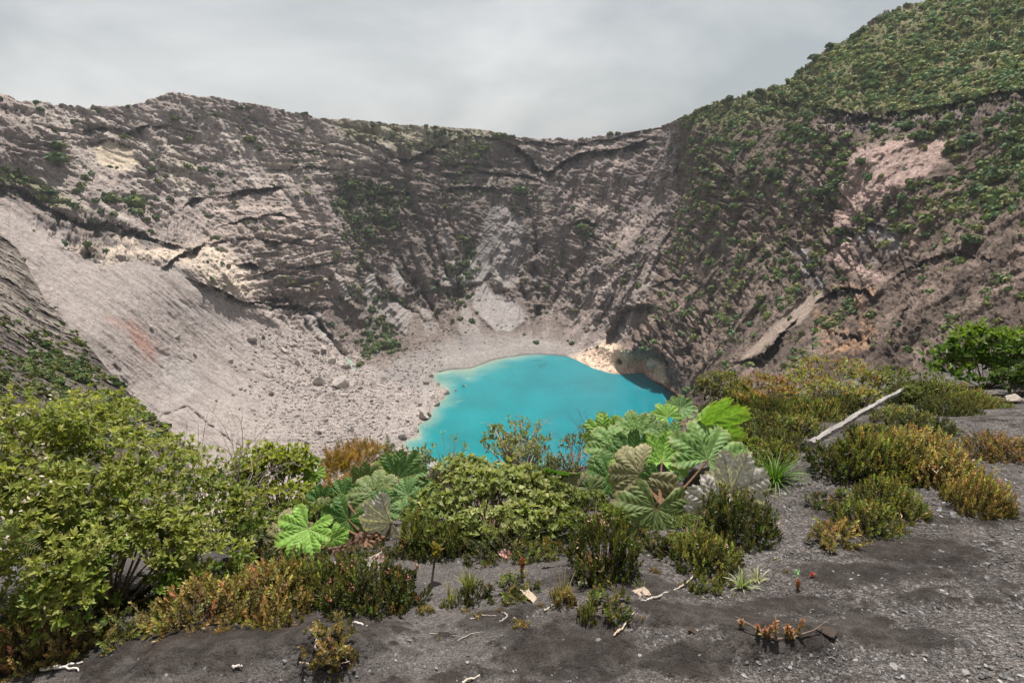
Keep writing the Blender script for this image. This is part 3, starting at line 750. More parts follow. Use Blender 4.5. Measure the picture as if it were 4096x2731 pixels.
# ------------------------------------------------------------------ the spur at the left
ridge = np.array(S((-140, 470), (0, 535), (40, 570), (70, 625), (100, 680), (150, 740), (200, 790), (250, 850), (300, 905), (360, 960), (420, 1010)), float)
sy = np.arange(ridge[0, 1], ridge[-1, 1]+.1, .8); sn = 330
spx = np.interp(sy, ridge[:, 1], ridge[:, 0]) + 1.6*fbm(sy*.12, .4, 3.3, 4, 120, .6)
ssz = np.linspace(0, 1, sn)
QX = spx[:, None] - ssz[None, :]*(spx[:, None]+70); QY = np.broadcast_to(sy[:, None], QX.shape).copy()
SPC = np.array([(0, 233, 190), (44, 297, 165), (87, 344, 145), (130, 394, 125), (180, 440, 100), (-60, 240, 165), (0, 300, 135), (-60, 330, 95), (0, 360, 95), (60, 370, 115), (0, 410, 65), (60, 430, 70), (-60, 430, 45), (120, 440, 85)], float)
tp2 = tps_fit(SPC[:, :2], np.log(SPC[:, 2]))
YS = np.exp(tp2(QX, QY))
B0 = ray(QX, QY); B0 = B0*(YS/B0[..., 1])[..., None]
nb = fbm(B0[..., 0]*.09, B0[..., 1]*.09, B0[..., 2]*.11, 5, 121, .58); nr = fbm((B0[..., 0]-.9*B0[..., 1])*.12, B0[..., 2]*.03, .4, 4, 122, .6, ridged=True)
nd = fbm(B0[..., 0]*.6, B0[..., 1]*.6, B0[..., 2]*.7, 4, 123, .62)
YS = YS - 4.5*nb - 1.0*nr - 1.5*nd - .8*fbm(B0[..., 0]*1.6, B0[..., 1]*1.6, B0[..., 2]*1.8, 3, 124, .65)
B = ray(QX, QY); B = B*(YS/B[..., 1])[..., None]
scol = np.broadcast_to(C3(.145, .122, .108), QX.shape+(3,)).copy()
scol = mixc(scol, C3(.25, .215, .19), smooth(.05, .4, nr-.2+nb)); scol = mixc(scol, C3(.075, .062, .056), smooth(.05, .4, -nb))
sveg = np.clip(smooth(300, 390, QY-.1*QX)*(.55+2.2*nb), 0, 1)
scol = mixc(scol, C3(.09, .085, .03), sveg*.6*np.clip(.7+nd, 0, 1))
scol = np.clip(scol*(1+.4*nd[..., None]), .01, .7)
bk = []
for k in range(1, 9):
    b = B[:, 0].copy(); hd = b*np.array([1, 1, 0]); hd = norm(hd); b += hd*k*k*1.0; b[:, 2] -= k*k*1.25
    bk.append(b)
BT = np.concatenate([np.array(bk[::-1]).transpose(1, 0, 2), B], 1); ST = np.concatenate([np.repeat(scol[:, :1], 8, 1), scol], 1)
apb = apron(BT[-1]); apd = np.clip(C3(.11, .092, .078)*(1+1.1*fbm(apb[..., 0]*.2, apb[..., 1]*.2, apb[..., 2]*.3, 5, 109, .6)[..., None]), .02, .6)
BT = np.concatenate([BT, apb], 0); ST = np.concatenate([ST, apd], 0)
spur = make_mesh('crater_spur', BT.reshape(-1, 3), [grid_faces(BT.shape[0], BT.shape[1])], M_ROCK, ST.reshape(-1, 3))
tag(spur, kind='structure')

# ------------------------------------------------------------------ the lake
def lake_mat():
    m, nt, N, L = new_mat('turquoise_water')
    out = node(nt, 'ShaderNodeOutputMaterial')
    b = node(nt, 'ShaderNodeBsdfPrincipled', Roughness=.12, IOR=1.33)
    b.inputs['Specular IOR Level'].default_value = 0.22
    ca = node(nt, 'ShaderNodeAttribute', attribute_name='col')
    g = node(nt, 'ShaderNodeTexCoord')
    nn = noise(nt, .03, 4, .55, g.outputs['Object'])
    mr = node(nt, 'ShaderNodeMapRange'); L.new(nn.outputs['Fac'], mr.inputs['Value'])
    mr.inputs['From Min'].default_value = .3; mr.inputs['From Max'].default_value = .7; mr.inputs['To Min'].default_value = .86; mr.inputs['To Max'].default_value = 1.14
    mul = node(nt, 'ShaderNodeVectorMath', operation='SCALE'); L.new(ca.outputs['Color'], mul.inputs[0]); L.new(mr.outputs[0], mul.inputs['Scale'])
    L.new(mul.outputs[0], b.inputs['Base Color'])
    mp = node(nt, 'ShaderNodeMapping'); mp.inputs['Scale'].default_value = (.35, 1.2, 1); mp.inputs['Rotation'].default_value = (0, 0, .5)
    L.new(g.outputs['Object'], mp.inputs['Vector'])
    rp = noise(nt, .7, 6, .68, mp.outputs[0])
    bp = node(nt, 'ShaderNodeBump', Distance=1.4, Strength=.8); L.new(rp.outputs['Fac'], bp.inputs['Height'])
    L.new(bp.outputs[0], b.inputs['Normal']); L.new(b.outputs[0], out.inputs['Surface'])
    return m
lx = np.arange(-160, 175, 1.2); ly = np.arange(280, 560, 1.2)
LX, LYg = np.meshgrid(lx, ly)
du = LYg*CP - LAKE_Z*SP                         # forward distance along the view axis
lpx = 512 + F*LX/du; lpy = 341 - F*(LYg*SP + LAKE_Z*CP)/du
ld = -poly_sd(lpx, lpy, LAKE)
ln = fbm(LX*.05, LYg*.05, .5, 4, 130); ln2 = fbm(LX*.12, LYg*.12, 4.5, 3, 131)
shal = smooth(16, 0, ld + 10*ln + 10*smooth(470, 560, lpx))*smooth(600, 520, lpx)
shal = np.clip(shal + .75*smooth(.28, .5, ln2)*smooth(42, 12, ld)*smooth(540, 470, lpx)*smooth(365, 385, lpy), 0, 1)
lcol = np.broadcast_to(C3(.0, .165, .188), LX.shape+(3,)).copy()
lcol = mixc(lcol, C3(.0, .142, .180), smooth(450, 650, lpx)*.8); lcol = mixc(lcol, C3(.17, .26, .21), shal*.7)
lcol = mixc(lcol, C3(.32, .29, .21), smooth(3.5, 0, ld+3*ln2)*smooth(560, 480, lpx)*.4)
lake = make_mesh('lake_water', np.stack([LX, LYg, np.full(LX.shape, LAKE_Z)], -1).reshape(-1, 3), [grid_faces(*LX.shape)], lake_mat(), lcol.reshape(-1, 3))
tag(lake, kind='structure')

# ------------------------------------------------------------------ rocks
def ico(sub):
    import bmesh
    bm = bmesh.new(); bmesh.ops.create_icosphere(bm, subdivisions=sub, radius=1.0)
    bm.verts.ensure_lookup_table()
    V = np.array([v.co[:] for v in bm.verts]); Fc = np.array([[v.index for v in f.verts] for f in bm.faces]); bm.free()
    return V, Fc
ICO1, ICO2, ICO3 = ico(1), ico(2), ico(3)
def rock_verts(base, seed, cuts=7, rug=.12):
    r = np.random.default_rng(seed); V = base.copy()
    for _ in range(cuts):
        n = norm(r.normal(size=3)); d = r.uniform(.32, .74); k = V@n - d
        V = V - np.where(k > 0, k, 0)[:, None]*n
    V = V*(1 + rug*fbm(V[:, 0]*2+seed, V[:, 1]*2, V[:, 2]*2, 4, seed)[:, None])
    return V*np.array([1, r.uniform(.75, 1.1), r.uniform(.7, 1.0)])
ROCKC = [C3(.36, .32, .29), C3(.42, .38, .34), C3(.27, .235, .215), C3(.32, .26, .235)]
rock_protos = []
for i in range(6):
    V = rock_verts(ICO3[0], 300+i); cc = ROCKC[i % 4]*(1+.3*fbm(V[:, 0]*3, V[:, 1]*3, V[:, 2]*3, 3, 310+i)[:, None])
    o = make_mesh('boulder', V, [ICO3[1]], M_BOULDER, cc, smooth_shade=False, link=False); rock_protos.append(o.data)
BOULDERS = [(342, 384, 8.5), (320, 382, 7.5), (253, 340, 5), (264, 336, 4), (279, 332, 4), (263, 346, 4), (284, 351, 4), (299, 363, 4.5), (282, 367, 3), (325, 351, 7), (307, 370, 3.4), (333, 362, 5), (232, 361, 3), (251, 386, 2.6), (241, 388, 2.4),
    (272, 394, 3.4), (240, 409, 2.2), (216, 401, 2.2), (195, 354, 2.2), (318, 432, 5), (308, 443, 4), (178, 337, 3.6), (152, 327, 4), (372, 383, 3.5), (383, 380, 4), (382, 402, 3.5), (371, 400, 2.2), (398, 401, 2.2), (412, 394, 2.2),
    (446, 392, 4.6), (438, 385, 3), (438, 405, 4.2), (426, 383, 3.6), (431, 376, 3.2), (465, 389, 2.6), (455, 392, 2.2), (424, 416, 6.5), (417, 430, 4), (403, 436, 5), (319, 432, 4), (351, 430, 4), (390, 417, 3), (327, 420, 3.2), (307, 443, 3.6),
    (346, 367, 5), (334, 360, 5), (310, 370, 3), (653, 365, 6.5), (316, 352, 4), (297, 341, 3), (360, 388, 3), (350, 400, 3), (335, 410, 2.6), (300, 410, 2.4), (420, 405, 2.6), (433, 397, 3), (400, 388, 2.4), (408, 421, 2.6), (380, 435, 3)]
BLAB = {0: ('largest grey boulder block on the pale debris fan, flat face lit, above the lake', None), 1: ('big dark broken boulder just left of the largest grey block', None), 9: ('wide fractured boulder at the foot of the dark cleft cliff', None),
        36: ('pale flat topped boulder standing on the lake shore edge', None), 29: ('pale block at the tip of the rocky point jutting into the lake', None), 34: ('small lone rock poking out of the turquoise water', None),
        47: ('cream coloured boulder at the right end of the lake below the dark cliff', None), 38: ('grey white boulder nearest the shrubs on the left lake shore', None), 21: ('dark outcrop lump on the pale upper fan below the cliff', None)}
for i, (x, y, r) in enumerate(BOULDERS):
    p = crater_pt(x, y); Yr = p[1]*1.0; s = r*np.linalg.norm(p)/np.linalg.norm(ray(x, y))/F*1.02
    o = bpy.data.objects.new('boulder', rock_protos[i % 6]); C.objects.link(o)
    o.location = (p[0], p[1]-s*.2, max(p[2], LAKE_Z-.5)+s*.3 if i != 34 and i != 35 else LAKE_Z+.1)
    o.rotation_euler = (random.uniform(-.3, .3), random.uniform(-.3, .3), random.uniform(0, 6.28)); o.scale = (s, s*.9, s*.95)
    if i in BLAB: tag(o, BLAB[i][0], 'boulder', 'boulders on the crater floor')
    elif x > 395: tag(o, 'medium grey boulder along the rocky left shore of the turquoise lake', 'boulder', 'boulders on the crater floor')
    elif x < 260: tag(o, 'small boulder lying apart on the smooth pale fan', 'boulder', 'boulders on the crater floor')
    else: tag(o, 'middle sized boulder in the rubble field between fan and lake', 'boulder', 'boulders on the crater floor')
# loose rubble
cand = [(RNG.uniform(225, 445), RNG.uniform(325, 455)) for _ in range(11000)] + [(RNG.uniform(572, 668), RNG.uniform(345, 382)) for _ in range(1300)] + [(RNG.uniform(440, 640), RNG.uniform(250, 350)) for _ in range(900)]
pos, sc, cc = [], [], []
for x, y in cand:
    j = int(round((x-gx[0])/STEP)); i = int(round((y-sky_y[j])/(BOTTOM-sky_y[j])*(R_-1)))
    if i >= R_ or sdl[i, j] < .5: continue
    if x > 572 and y > 344 and Z_LAKEROCK[i, j] < .3: continue
    if x < 450 and y > 320 and RNG.random() > (smooth(225, 330, x)*.9+.08)*(1 if y > 330+(x-250)*.1 else .3): continue
    p = P[i, j]; pos.append(p); big = RNG.random() < (.14 if not (270 < x < 360 and 330 < y < 400) else .3)
    sc.append((RNG.uniform(.35, .95) if not big else RNG.uniform(1.0, 2.3))*np.linalg.norm(p)/F*(1.1 if x > 572 and y > 344 else .95))
    cc.append((C3(.60, .47, .37) if x > 572 and y > 344 else col[i, j]*RNG.uniform(.8, 1.3)))
pos = np.array(pos); sc = np.array(sc); cc = np.array(cc)
rb = MB()
for v in range(4):
    s = slice(v, None, 4); n = len(pos[s]); tv = rock_verts(ICO1[0], 330+v, 5)
    a = RNG.uniform(0, 6.28, n); X = np.stack([np.cos(a), np.sin(a), 0*a], -1); Y = np.stack([-np.sin(a), np.cos(a), 0*a], -1); Zv = np.tile([0., 0, 1], (n, 1))
    V, Fc = replicate(tv, [ICO1[1]], pos[s], X, Y, Zv, sc[s], sc[s], sc[s])
    rb.add(V, Fc, np.repeat(cc[s], len(tv), 0))
tag(rb.build('rubble', M_BOULDER, smooth_shade=False), kind='stuff')

# ------------------------------------------------------------------ shrubs of the crater walls
def clump(seed, n=46):
    """bushy dome of small leaf faces, unit radius, in +Z"""
    r = np.random.default_rng(seed)
    u = r.uniform(-.15, 1, n); a = r.uniform(0, 6.28, n); h = np.sqrt(1-np.clip(u, 0, 1)**2)
    d = np.stack([h*np.cos(a), h*np.sin(a), u], -1); lob = 1 + .25*perlin(d[:, 0]*2+seed, d[:, 1]*2, d[:, 2]*2, seed)
    c = d*(lob*r.uniform(.7, 1.0, n))[:, None]
    nrm = norm(d + r.normal(size=(n, 3))*.45); t = norm(np.cross(nrm, r.normal(size=(n, 3)))); b = np.cross(nrm, t)
    s = r.uniform(.24, .42, n)[:, None]
    V = np.stack([c-t*s-b*s*.7, c+t*s-b*s*.6, c+t*s*.8+b*s*.8, c-t*s*.7+b*s], 1).reshape(-1, 3)
    return V, np.arange(4*n).reshape(n, 4)
CLUMPS = [clump(400+i) for i in range(8)]
def far_shrubs(mb, pos, size, c):
    for v in range(8):
        s = slice(v, None, 8); p = pos[s]; n = len(p)
        if n == 0: continue
        tv, tf = CLUMPS[v]; a = RNG.uniform(0, 6.28, n)
        X = np.stack([np.cos(a), np.sin(a), 0*a], -1); Y = np.stack([-np.sin(a), np.cos(a), 0*a], -1); Zv = np.tile([0., 0, 1], (n, 1))
        V, Fc = replicate(tv, [tf], p, X, Y, Zv, size[s]*RNG.uniform(.85, 1.3, n), size[s], size[s]*RNG.uniform(.7, 1.15, n))
        vc = np.repeat(c[s], len(tv), 0)*np.repeat(RNG.uniform(.75, 1.3, n*len(tf)), 4)[:, None]
        mb.add(V, Fc, vc)
GREENS = np.array([(.10, .14, .052), (.12, .145, .055), (.075, .115, .05), (.145, .155, .065), (.08, .125, .062), (.125, .13, .055)])
def sample_cover(dens, Pt, pw, rate, smin, smax, px_area):
    dens = dens/1.7
    """random points on a terrain grid, density per view area"""
    pr = np.clip(dens, 0, 1)*rate
    m = RNG.random(dens.shape) < pr
    global den_mask
    den_mask = m
    p = Pt[m]
    D = np.linalg.norm(p, axis=-1)
    s = (smin + (smax-smin)*RNG.random(len(p))**3.2)
    return p, s, D
cell = STEP*(BOTTOM-sky_y)[None, :]/R_
p, s, D = sample_cover((den*(1+.7*smooth(0, .3, up)))*(.35+.65*smooth(-.15, .25, fbm(PX*.05, PY*.05, .3, 3, 140))), P, None, .27, .7, 4.0, None)
s = s*np.clip(D/430, .35, 1.1)*np.where(up[den_mask] > .3, .62, .85)
kk = RNG.integers(0, 6, len(p)); gc = GREENS[kk]*RNG.uniform(.8, 1.25, (len(p), 1))
hz = fbm(p[:, 0]*.012, p[:, 1]*.012, p[:, 2]*.012, 3, 141)
upm = up[den_mask][:, None]
gc = gc*(1+.5*hz[:, None])*np.where(p[:, 0:1] < 100, .75, 1.05)*(1+.35*upm)
mb = MB(); far_shrubs(mb, p - np.array([0, 0, .2]), s, gc)
tag(mb.build('shrub_cover', M_LEAF_FAR, smooth_shade=False), kind='stuff', cat=None)
ps, ss, Ds = sample_cover(sveg, B, None, .16, .28, .8, None)
ss = ss*np.clip(Ds/100, .5, 1.4)
gs = GREENS[RNG.integers(0, 6, len(ps))]*RNG.uniform(.5, 1.15, (len(ps), 1))*np.array([.95, .95, .7])
mb = MB(); far_shrubs(mb, ps, ss, gs)
tag(mb.build('undergrowth', M_LEAF_FAR, smooth_shade=False), kind='stuff')
# bushes one can tell apart on the bare wall
bush_protos = []
for i in range(5):
    b = MB()
    for q in range(5):
        tv, tf = clump(500+i*10+q, 60)
        off = np.array([random.uniform(-.6, .6), random.uniform(-.6, .6), random.uniform(-.1, .3)]); k = random.uniform(.5, .8)
        b.add(tv*k+off, [tf], np.repeat(GREENS[(i+q) % 6]*RNG.uniform(.7, 1.2, (len(tf), 1)), 4, 0))
    b.tube([(0, 0, -.5), (0.05, 0, .2)], [.12, .06], C3(.06, .045, .03))
    bush_protos.append(b.build('wall_bush', M_LEAF_FAR, smooth_shade=False, link=False).data)
WALLB = [(58, 158, 7, 'dark green bush on the grey left wall beside a black ledge, larger of the two'), (62, 144, 5, 'dark bush tucked under the ledge at the left wall'), (175, 117, 3, None), (216, 113, 3, None), (197, 117, 2.4, None), (41, 109, 2.6, None), (96, 108, 2.8, None),
    (250, 137, 4.5, 'round bush on the far grey wall where the pale bands begin'), (260, 147, 3, None), (203, 167, 4, None), (152, 167, 3, None), (222, 171, 3, None), (212, 183, 2.2, None), (113, 196, 7, 'yellow green bush on the left wall above the dark overhang'), (125, 198, 5, 'dark green bush touching the yellow green one above the overhang'),
    (140, 200, 8, 'largest leafy thicket on the left wall above the dark overhang'), (139, 210, 6, 'yellowish bush at the lower end of the left wall thicket'), (96, 199, 3, None), (85, 176, 3, None), (77, 189, 3.2, None), (155, 216, 3.5, None), (207, 215, 2.6, None), (215, 236, 3.2, None),
    (597, 180, 4, 'dark upright bush alone on the brown back wall'), (589, 191, 3, None), (636, 149, 3, None), (583, 226, 7, 'bright green bush under the small arch in the back wall'), (590, 230, 4, None), (520, 188, 7, 'round green bush on the back wall right of the dark cliffs'),
    (470, 166, 4.5, None), (478, 155, 4.5, None), (460, 172, 4, None), (485, 147, 5, None), (497, 135, 5, 'bush on the crater rim skyline, biggest at the centre'), (511, 135, 3.2, None), (505, 134, 3, None), (436, 126, 2.4, None), (426, 125, 2.2, None), (283, 108, 2, None), (303, 112, 1.8, None), (306, 113, 1.6, None),
    (128, 106, 1.8, None), (36, 101, 2, None), (610, 133, 3.2, None), (618, 132.5, 3, None), (640, 265, 3.5, None), (625, 279, 3, None), (639, 283, 4, None), (548, 286, 3, None), (386, 341, 8, 'broad green shrub at the cliff foot above the grey beach'), (378, 346, 6, None), (395, 343, 5, None), (366, 352, 5, None),
    (384, 297, 3, None), (362, 285, 3, None), (402, 297, 3, None), (461, 301, 5, 'green shrub between the scree cones of the back wall'), (470, 275, 4, None), (466, 262, 4, None), (474, 250, 3.5, None), (373, 234, 3.5, None), (355, 228, 4, None), (344, 203, 5, None), (360, 195, 5, None), (372, 190, 5, None), (351, 183, 4.5, None), (383, 214, 5, None)]
for i, (x, y, r, lab) in enumerate(WALLB):
    p = crater_pt(x, y+r*.4); s = r*np.linalg.norm(p)/F*1.0
    o = bpy.data.objects.new('wall_bush', bush_protos[i % 5]); C.objects.link(o); o.location = (p[0], p[1]-s*.25, p[2]-s*.1); o.scale = (s, s, s*.9); o.rotation_euler = (0, 0, random.uniform(0, 6.28))
    if y < 140 and lab is None: lab = 'tiny dark bush near or on the crater rim skyline'
    elif lab is None: lab = 'small green bush on the grey left crater wall' if x < 300 else ('small green bush on the back wall above the lake')
    tag(o, lab, 'bush', 'bushes scattered on the crater wall')
# bushes standing out along the right hill
RB = [(777, 171, 8), (768, 177, 6), (818, 190, 7), (829, 187, 6), (791, 125, 6), (808, 113, 6), (845, 155, 7), (862, 160, 6), (735, 205, 5), (760, 133, 5), (720, 175, 5), (746, 146, 5), (925, 134, 8), (906, 127, 7), (940, 125, 7), (870, 175, 6), (697, 112, 3), (710, 106, 3.4), (729, 98, 4), (752, 92, 3.6),
      (760, 90, 3.4), (690, 119, 3), (800, 69, 4), (815, 58, 4.5), (832, 45, 4), (857, 35, 4), (882, 130, 6), (1003, 170, 9), (1015, 150, 10), (985, 190, 9), (900, 225, 8), (838, 230, 7), (812, 265, 6), (840, 240, 8), (955, 145, 8), (965, 95, 6), (930, 90, 5), (975, 240, 7), (960, 260, 6), (740, 255, 4), (700, 245, 4), (765, 250, 4)]
for i, (x, y, r) in enumerate(RB):
    p = crater_pt(x, y+r*.3); s = r*np.linalg.norm(p)/F*.95
    o = bpy.data.objects.new('hillside_bush', bush_protos[(i+2) % 5]); C.objects.link(o); o.location = (p[0]-s*.2, p[1]-s*.25, p[2]-s*.1); o.scale = (s, s, s*.85); o.rotation_euler = (0, 0, random.uniform(0, 6.28))
    onsky = abs(y-np.interp(x, SKY_PTS[:, 0], SKY_PTS[:, 1])) < 6
    lab = 'dark bush breaking the skyline of the green right hill' if onsky else ('bushy green shrub on the upper green right hillside' if y < 150 else 'rounded shrub on the steep dark slope at right')
    tag(o, lab, 'bush', 'bushes scattered on the right hillside')
# ------------------------------------------------------------------ the ground on the rim
LIPX = [-30, -10, -4, -2, -1, 0, 1, 2, 4, 6, 8, 12, 20, 40]
LIPY = [5, 4.4, 3.9, 3.9, 4.6, 5.0, 5.4, 6.6, 9.2, 10.8, 12.0, 14, 17, 24]
MOUNDS = []
def G0(x, y):
    x = np.asarray(x, float); y = np.asarray(y, float)
    z = -1.75 - .36*(y-1.4) + .06*x
    z = z + .05*np.maximum(-y, 0)
    s = y - np.interp(x, LIPX, LIPY)
    z = z - 1.1*(np.sqrt(s*s+.16)+s)/2*np.where(y > 0, 1, 0)
    return z
def G(x, y):
    x = np.asarray(x, float); y = np.asarray(y, float)
    z = G0(x, y)
    z = z + .10*fbm(x*.55, y*.55, .3, 3, 150) + .028*fbm(x*2.6, y*2.6, .8, 3, 151)
    for mx, my, h, sx, sy_ in MOUNDS:
        z = z + h*np.exp(-((x-mx)/sx)**2-((y-my)/sy_)**2)
    return z
TS = np.geomspace(.8, 60, 700)
def hit(px, py, g=None):
    g = g or G
    d = ray(px, py)
    p = d[None]*TS[:, None]
    f = p[:, 2] - g(p[:, 0], p[:, 1])
    i = int(np.argmax(f < 0)) if (f < 0).any() else len(TS)-1
    i = max(i, 1)
    a, b = TS[i-1], TS[i]
    for _ in range(16):
        m = (a+b)/2; q = d*m
        if q[2] < float(g(q[0], q[1])): b = m
        else: a = m
    return d*b
for px, py, h, sx, sy_ in ((772, 642, .10, .30, .13), (250, 672, .10, .5, .22), (330, 672, .09, .16, .12), (560, 585, .08, .35, .2), (130, 640, .08, .35, .2), (845, 470, .14, .7, .5), (610, 615, .06, .3, .15), (960, 430, .12, 1.2, .6)):
    q = hit(px, py, G0); MOUNDS.append((q[0], q[1], h, sx, sy_))
az = np.linspace(-math.pi, math.pi, 1300); az = np.sign(az)*np.abs(az/math.pi)**1.35*math.pi
rad = np.concatenate([np.geomspace(.45, 22, 520), np.geomspace(22.6, 190, 60)])
RA, AZ = np.meshgrid(rad, az, indexing='ij')
GX = RA*np.sin(AZ); GY = RA*np.cos(AZ); GZ = G(GX, GY)
GZ = GZ + np.where(RA < 16, .012*fbm(GX*9, GY*9, .2, 3, 152) + .004*fbm(GX*38, GY*38, .2, 2, 153), 0)
pn = fbm(GX*.9, GY*2.2, .7, 5, 154, .6); pn2 = fbm(GX*3.5, GY*6, .1, 4, 155, .6)
pn3 = fbm(GX*12, GY*16, .1, 4, 165, .65)
peat = smooth(.16, .26, pn + .5*pn2 + .35*pn3)
def blob(px, py, rx, ry):
    q = hit(px, py, G0); k = np.linalg.norm(q)/F
    return smooth(1.2, .75, np.hypot((GX-q[0])/(rx*k), (GY-q[1])/(ry*k*1.9)) + 1.1*pn2 + .8*pn3)
for b in ((250, 655, 120, 26), (335, 668, 40, 18), (590, 650, 45, 22), (545, 655, 40, 20), (700, 615, 70, 14), (775, 640, 55, 18), (870, 570, 60, 12), (620, 590, 60, 12), (300, 640, 60, 14), (780, 600, 50, 8), (490, 625, 30, 10), (900, 640, 40, 8), (920, 550, 50, 14), (680, 660, 40, 12)):
    peat = np.maximum(peat, blob(*b))
peat *= smooth(-.6, .3, pn2+.35)
GZ = GZ + np.where(RA < 16, peat*(.022*fbm(GX*7, GY*7, .5, 4, 158, .65) + .012*np.abs(fbm(GX*22, GY*22, .5, 3, 159, .65))+.008), 0)
GZ = np.maximum(GZ, -215)
gcol = np.broadcast_to(C3(.088, .078, .073), GX.shape+(3,)).copy()
gcol = mixc(gcol, C3(.056, .048, .044), smooth(-.1, .3, fbm(GX*.8, GY*.8, 3.3, 4, 156))*.6)
gcol = mixc(gcol, C3(.118, .107, .101), smooth(.05, .35, fbm(GX*1.2, GY*1.6, 9.3, 4, 157))*.4)
gcol = mixc(gcol, C3(.017, .012, .0095), np.clip(peat*(.9+1.3*fbm(GX*13, GY*13, .4, 3, 164, .65)), 0, 1)*.75)
brown = blob(240, 650, 110, 18)
gcol = mixc(gcol, C3(.060, .040, .030), np.clip(brown*smooth(-.1, .3, pn2), 0, 1)*.75)
gcol = mixc(gcol, C3(.05, .042, .035), smooth(.2, 1.2, GY-np.interp(GX, LIPX, LIPY)))
ground = make_mesh('ground', np.stack([GX, GY, GZ], -1).reshape(-1, 3), [grid_faces(*GX.shape)[:, ::-1]], M_SAND, gcol.reshape(-1, 3), attrs={'gravel': np.clip(.25+.75*smooth(-.6, 1.6, GX + .8*fbm(GX*.7, GY*.7, 5.5, 4, 163)) - .8*peat, 0, 1)})
tag(ground, kind='structure')

# gravel
gp, gs_, gcl = [], [], []
DT = []
def on_ground(px, py, lift=0.0):
    q = hit(px, py); q = q.copy(); q[2] += lift
    return q
# fast bulk hits: iterate the plane solution
def hits(px, py):
    d = ray(px, py); t = np.full(len(px), 4.0)
    lo = np.full(len(px), .8); hi = np.full(len(px), 60.0)
    t = np.full(len(px), .8); done = np.zeros(len(px), bool); prev = t.copy()
    for tsv in np.geomspace(.8, 60, 260):
        p = d*tsv; below = (p[:, 2] < G(p[:, 0], p[:, 1])) & ~done
        lo[below] = prev[below]; hi[below] = tsv; done |= below; prev[:] = tsv
    for _ in range(14):
        m = (lo+hi)/2; p = d*m[:, None]; bl = p[:, 2] < G(p[:, 0], p[:, 1])
        hi = np.where(bl, m, hi); lo = np.where(bl, lo, m)
    return d*hi[:, None], done
N = 21000
qx = RNG.uniform(-20, 1044, N); qy = 372 + (700-372)*RNG.random(N)**.8
keep = RNG.random(N) < np.clip(.28 + .72*smooth(420, 900, qx) + .5*fbm(qx*.02, qy*.03, .4, 3, 160), .1, 1)
qx, qy = qx[keep], qy[keep]
gp, ok = hits(qx, qy)
sG = gp[:, 1] - np.interp(gp[:, 0], LIPX, LIPY)
ok &= sG < .3
gp = gp[ok]; dd = np.linalg.norm(gp, axis=1)
r_ = (.003 + .012*RNG.random(len(gp))**4)*(.7+.4*smooth(0, 3, gp[:, 0]))*np.clip(dd/4, .75, 1.5)
g_ = RNG.uniform(.05, .17, len(gp)) + .13*(RNG.random(len(gp)) < .07)
gc_ = np.stack([g_*1.02, g_*.99, g_*.98], -1)
mb = MB()
for v in range(5):
    s = slice(v, None, 5); n = len(gp[s]); tv = rock_verts(ICO1[0], 340+v, 3, .1)
    X = norm(RNG.normal(size=(n, 3))*np.array([1, 1, .25])); X, Y, Zv = basis(X, np.tile([0., 0, 1], (n, 1)))
    V, Fc = replicate(tv, [ICO1[1]], gp[s]+np.array([0, 0, .001]), X, Y, Zv, r_[s]*1.3, r_[s], r_[s]*.8)
    mb.add(V, Fc, np.repeat(gc_[s], len(tv), 0))
tag(mb.build('gravel', M_STONE, smooth_shade=False), kind='stuff')

stone_protos = []
for i in range(5):
    V = rock_verts(ICO3[0], 360+i, 8, .08)*np.array([1, .8, .6])
    c = C3(.24, .23, .22)*(.7+.15*i)*(1+.2*fbm(V[:, 0]*3, V[:, 1]*3, V[:, 2]*3, 3, 370+i)[:, None])
    stone_protos.append(make_mesh('stone', V, [ICO3[1]], M_STONE, c, smooth_shade=False, link=False).data)
STONES = [(617, 512+45, 2.5), (505, 593+55, 3), (564, 597+44, 3), (533, 633+8, 4), (548, 641, 3.6), (599, 642, 5), (605, 652, 4), (585, 658, 4), (640, 655, 4), (586, 683-18, 3), (588, 645, 3.4), (655, 645, 3), (652, 620, 3), (696, 631, 4), (742, 602, 4), (893, 594, 3), (905, 612, 3.4), (876, 588, 2.6), (858, 575, 2.4),
    (990, 636, 3.2), (945, 640, 3), (925, 655, 3.4), (965, 672, 5), (895, 668, 6), (855, 660, 3), (810, 655, 3), (835, 640, 3), (870, 625, 2.6), (790, 668, 3.4), (745, 676, 4), (700, 655, 3), (675, 668, 3.6), (540, 662, 4), (515, 671, 5), (467, 662, 3.4), (430, 650, 3.4), (410, 640, 3), (395, 655, 3), (250, 655, 2.8), (225, 645, 2.6), (205, 668, 3), (180, 655, 2.6), (285, 660, 3), (310, 673, 3)]
for i, (x, y, r) in enumerate(STONES):
    r = r*.8
    q = on_ground(x, y); s = r*np.linalg.norm(q)/F*1.0
    o = bpy.data.objects.new('stone', stone_protos[i % 5]); C.objects.link(o); o.location = (q[0], q[1], q[2]+s*.2); o.scale = (s, s, s); o.rotation_euler = (random.uniform(-.3, .3), random.uniform(-.3, .3), random.uniform(0, 6.28))
    lab = 'pale pebble lying on the brown peat at the lower left' if x < 330 else ('pale pebble on the dark sand at the bottom centre' if x < 720 else 'pale pebble among the gravel at the lower right')
    tag(o, lab, 'stone', 'pale pebbles on the dark sand')
def single_rock(name, px, py, r, D, seed, c, label, sc=(1, 1, 1)):
    q = on_ground(px, py) if D is None else at(px, py, D); s = r*np.linalg.norm(q)/F
    V = rock_verts(ICO3[0], seed, 9, .1)*s*np.array(sc)
    o = make_mesh(name, V, [ICO3[1]], M_STONE, np.asarray(c)*(1+.3*fbm(V[:, 0]*6/s, V[:, 1]*6/s, V[:, 2]*6/s, 3, seed)[:, None]), smooth_shade=False)
    o.location = q + np.array([0, 0, s*.35]); return tag(o, label, 'rock')
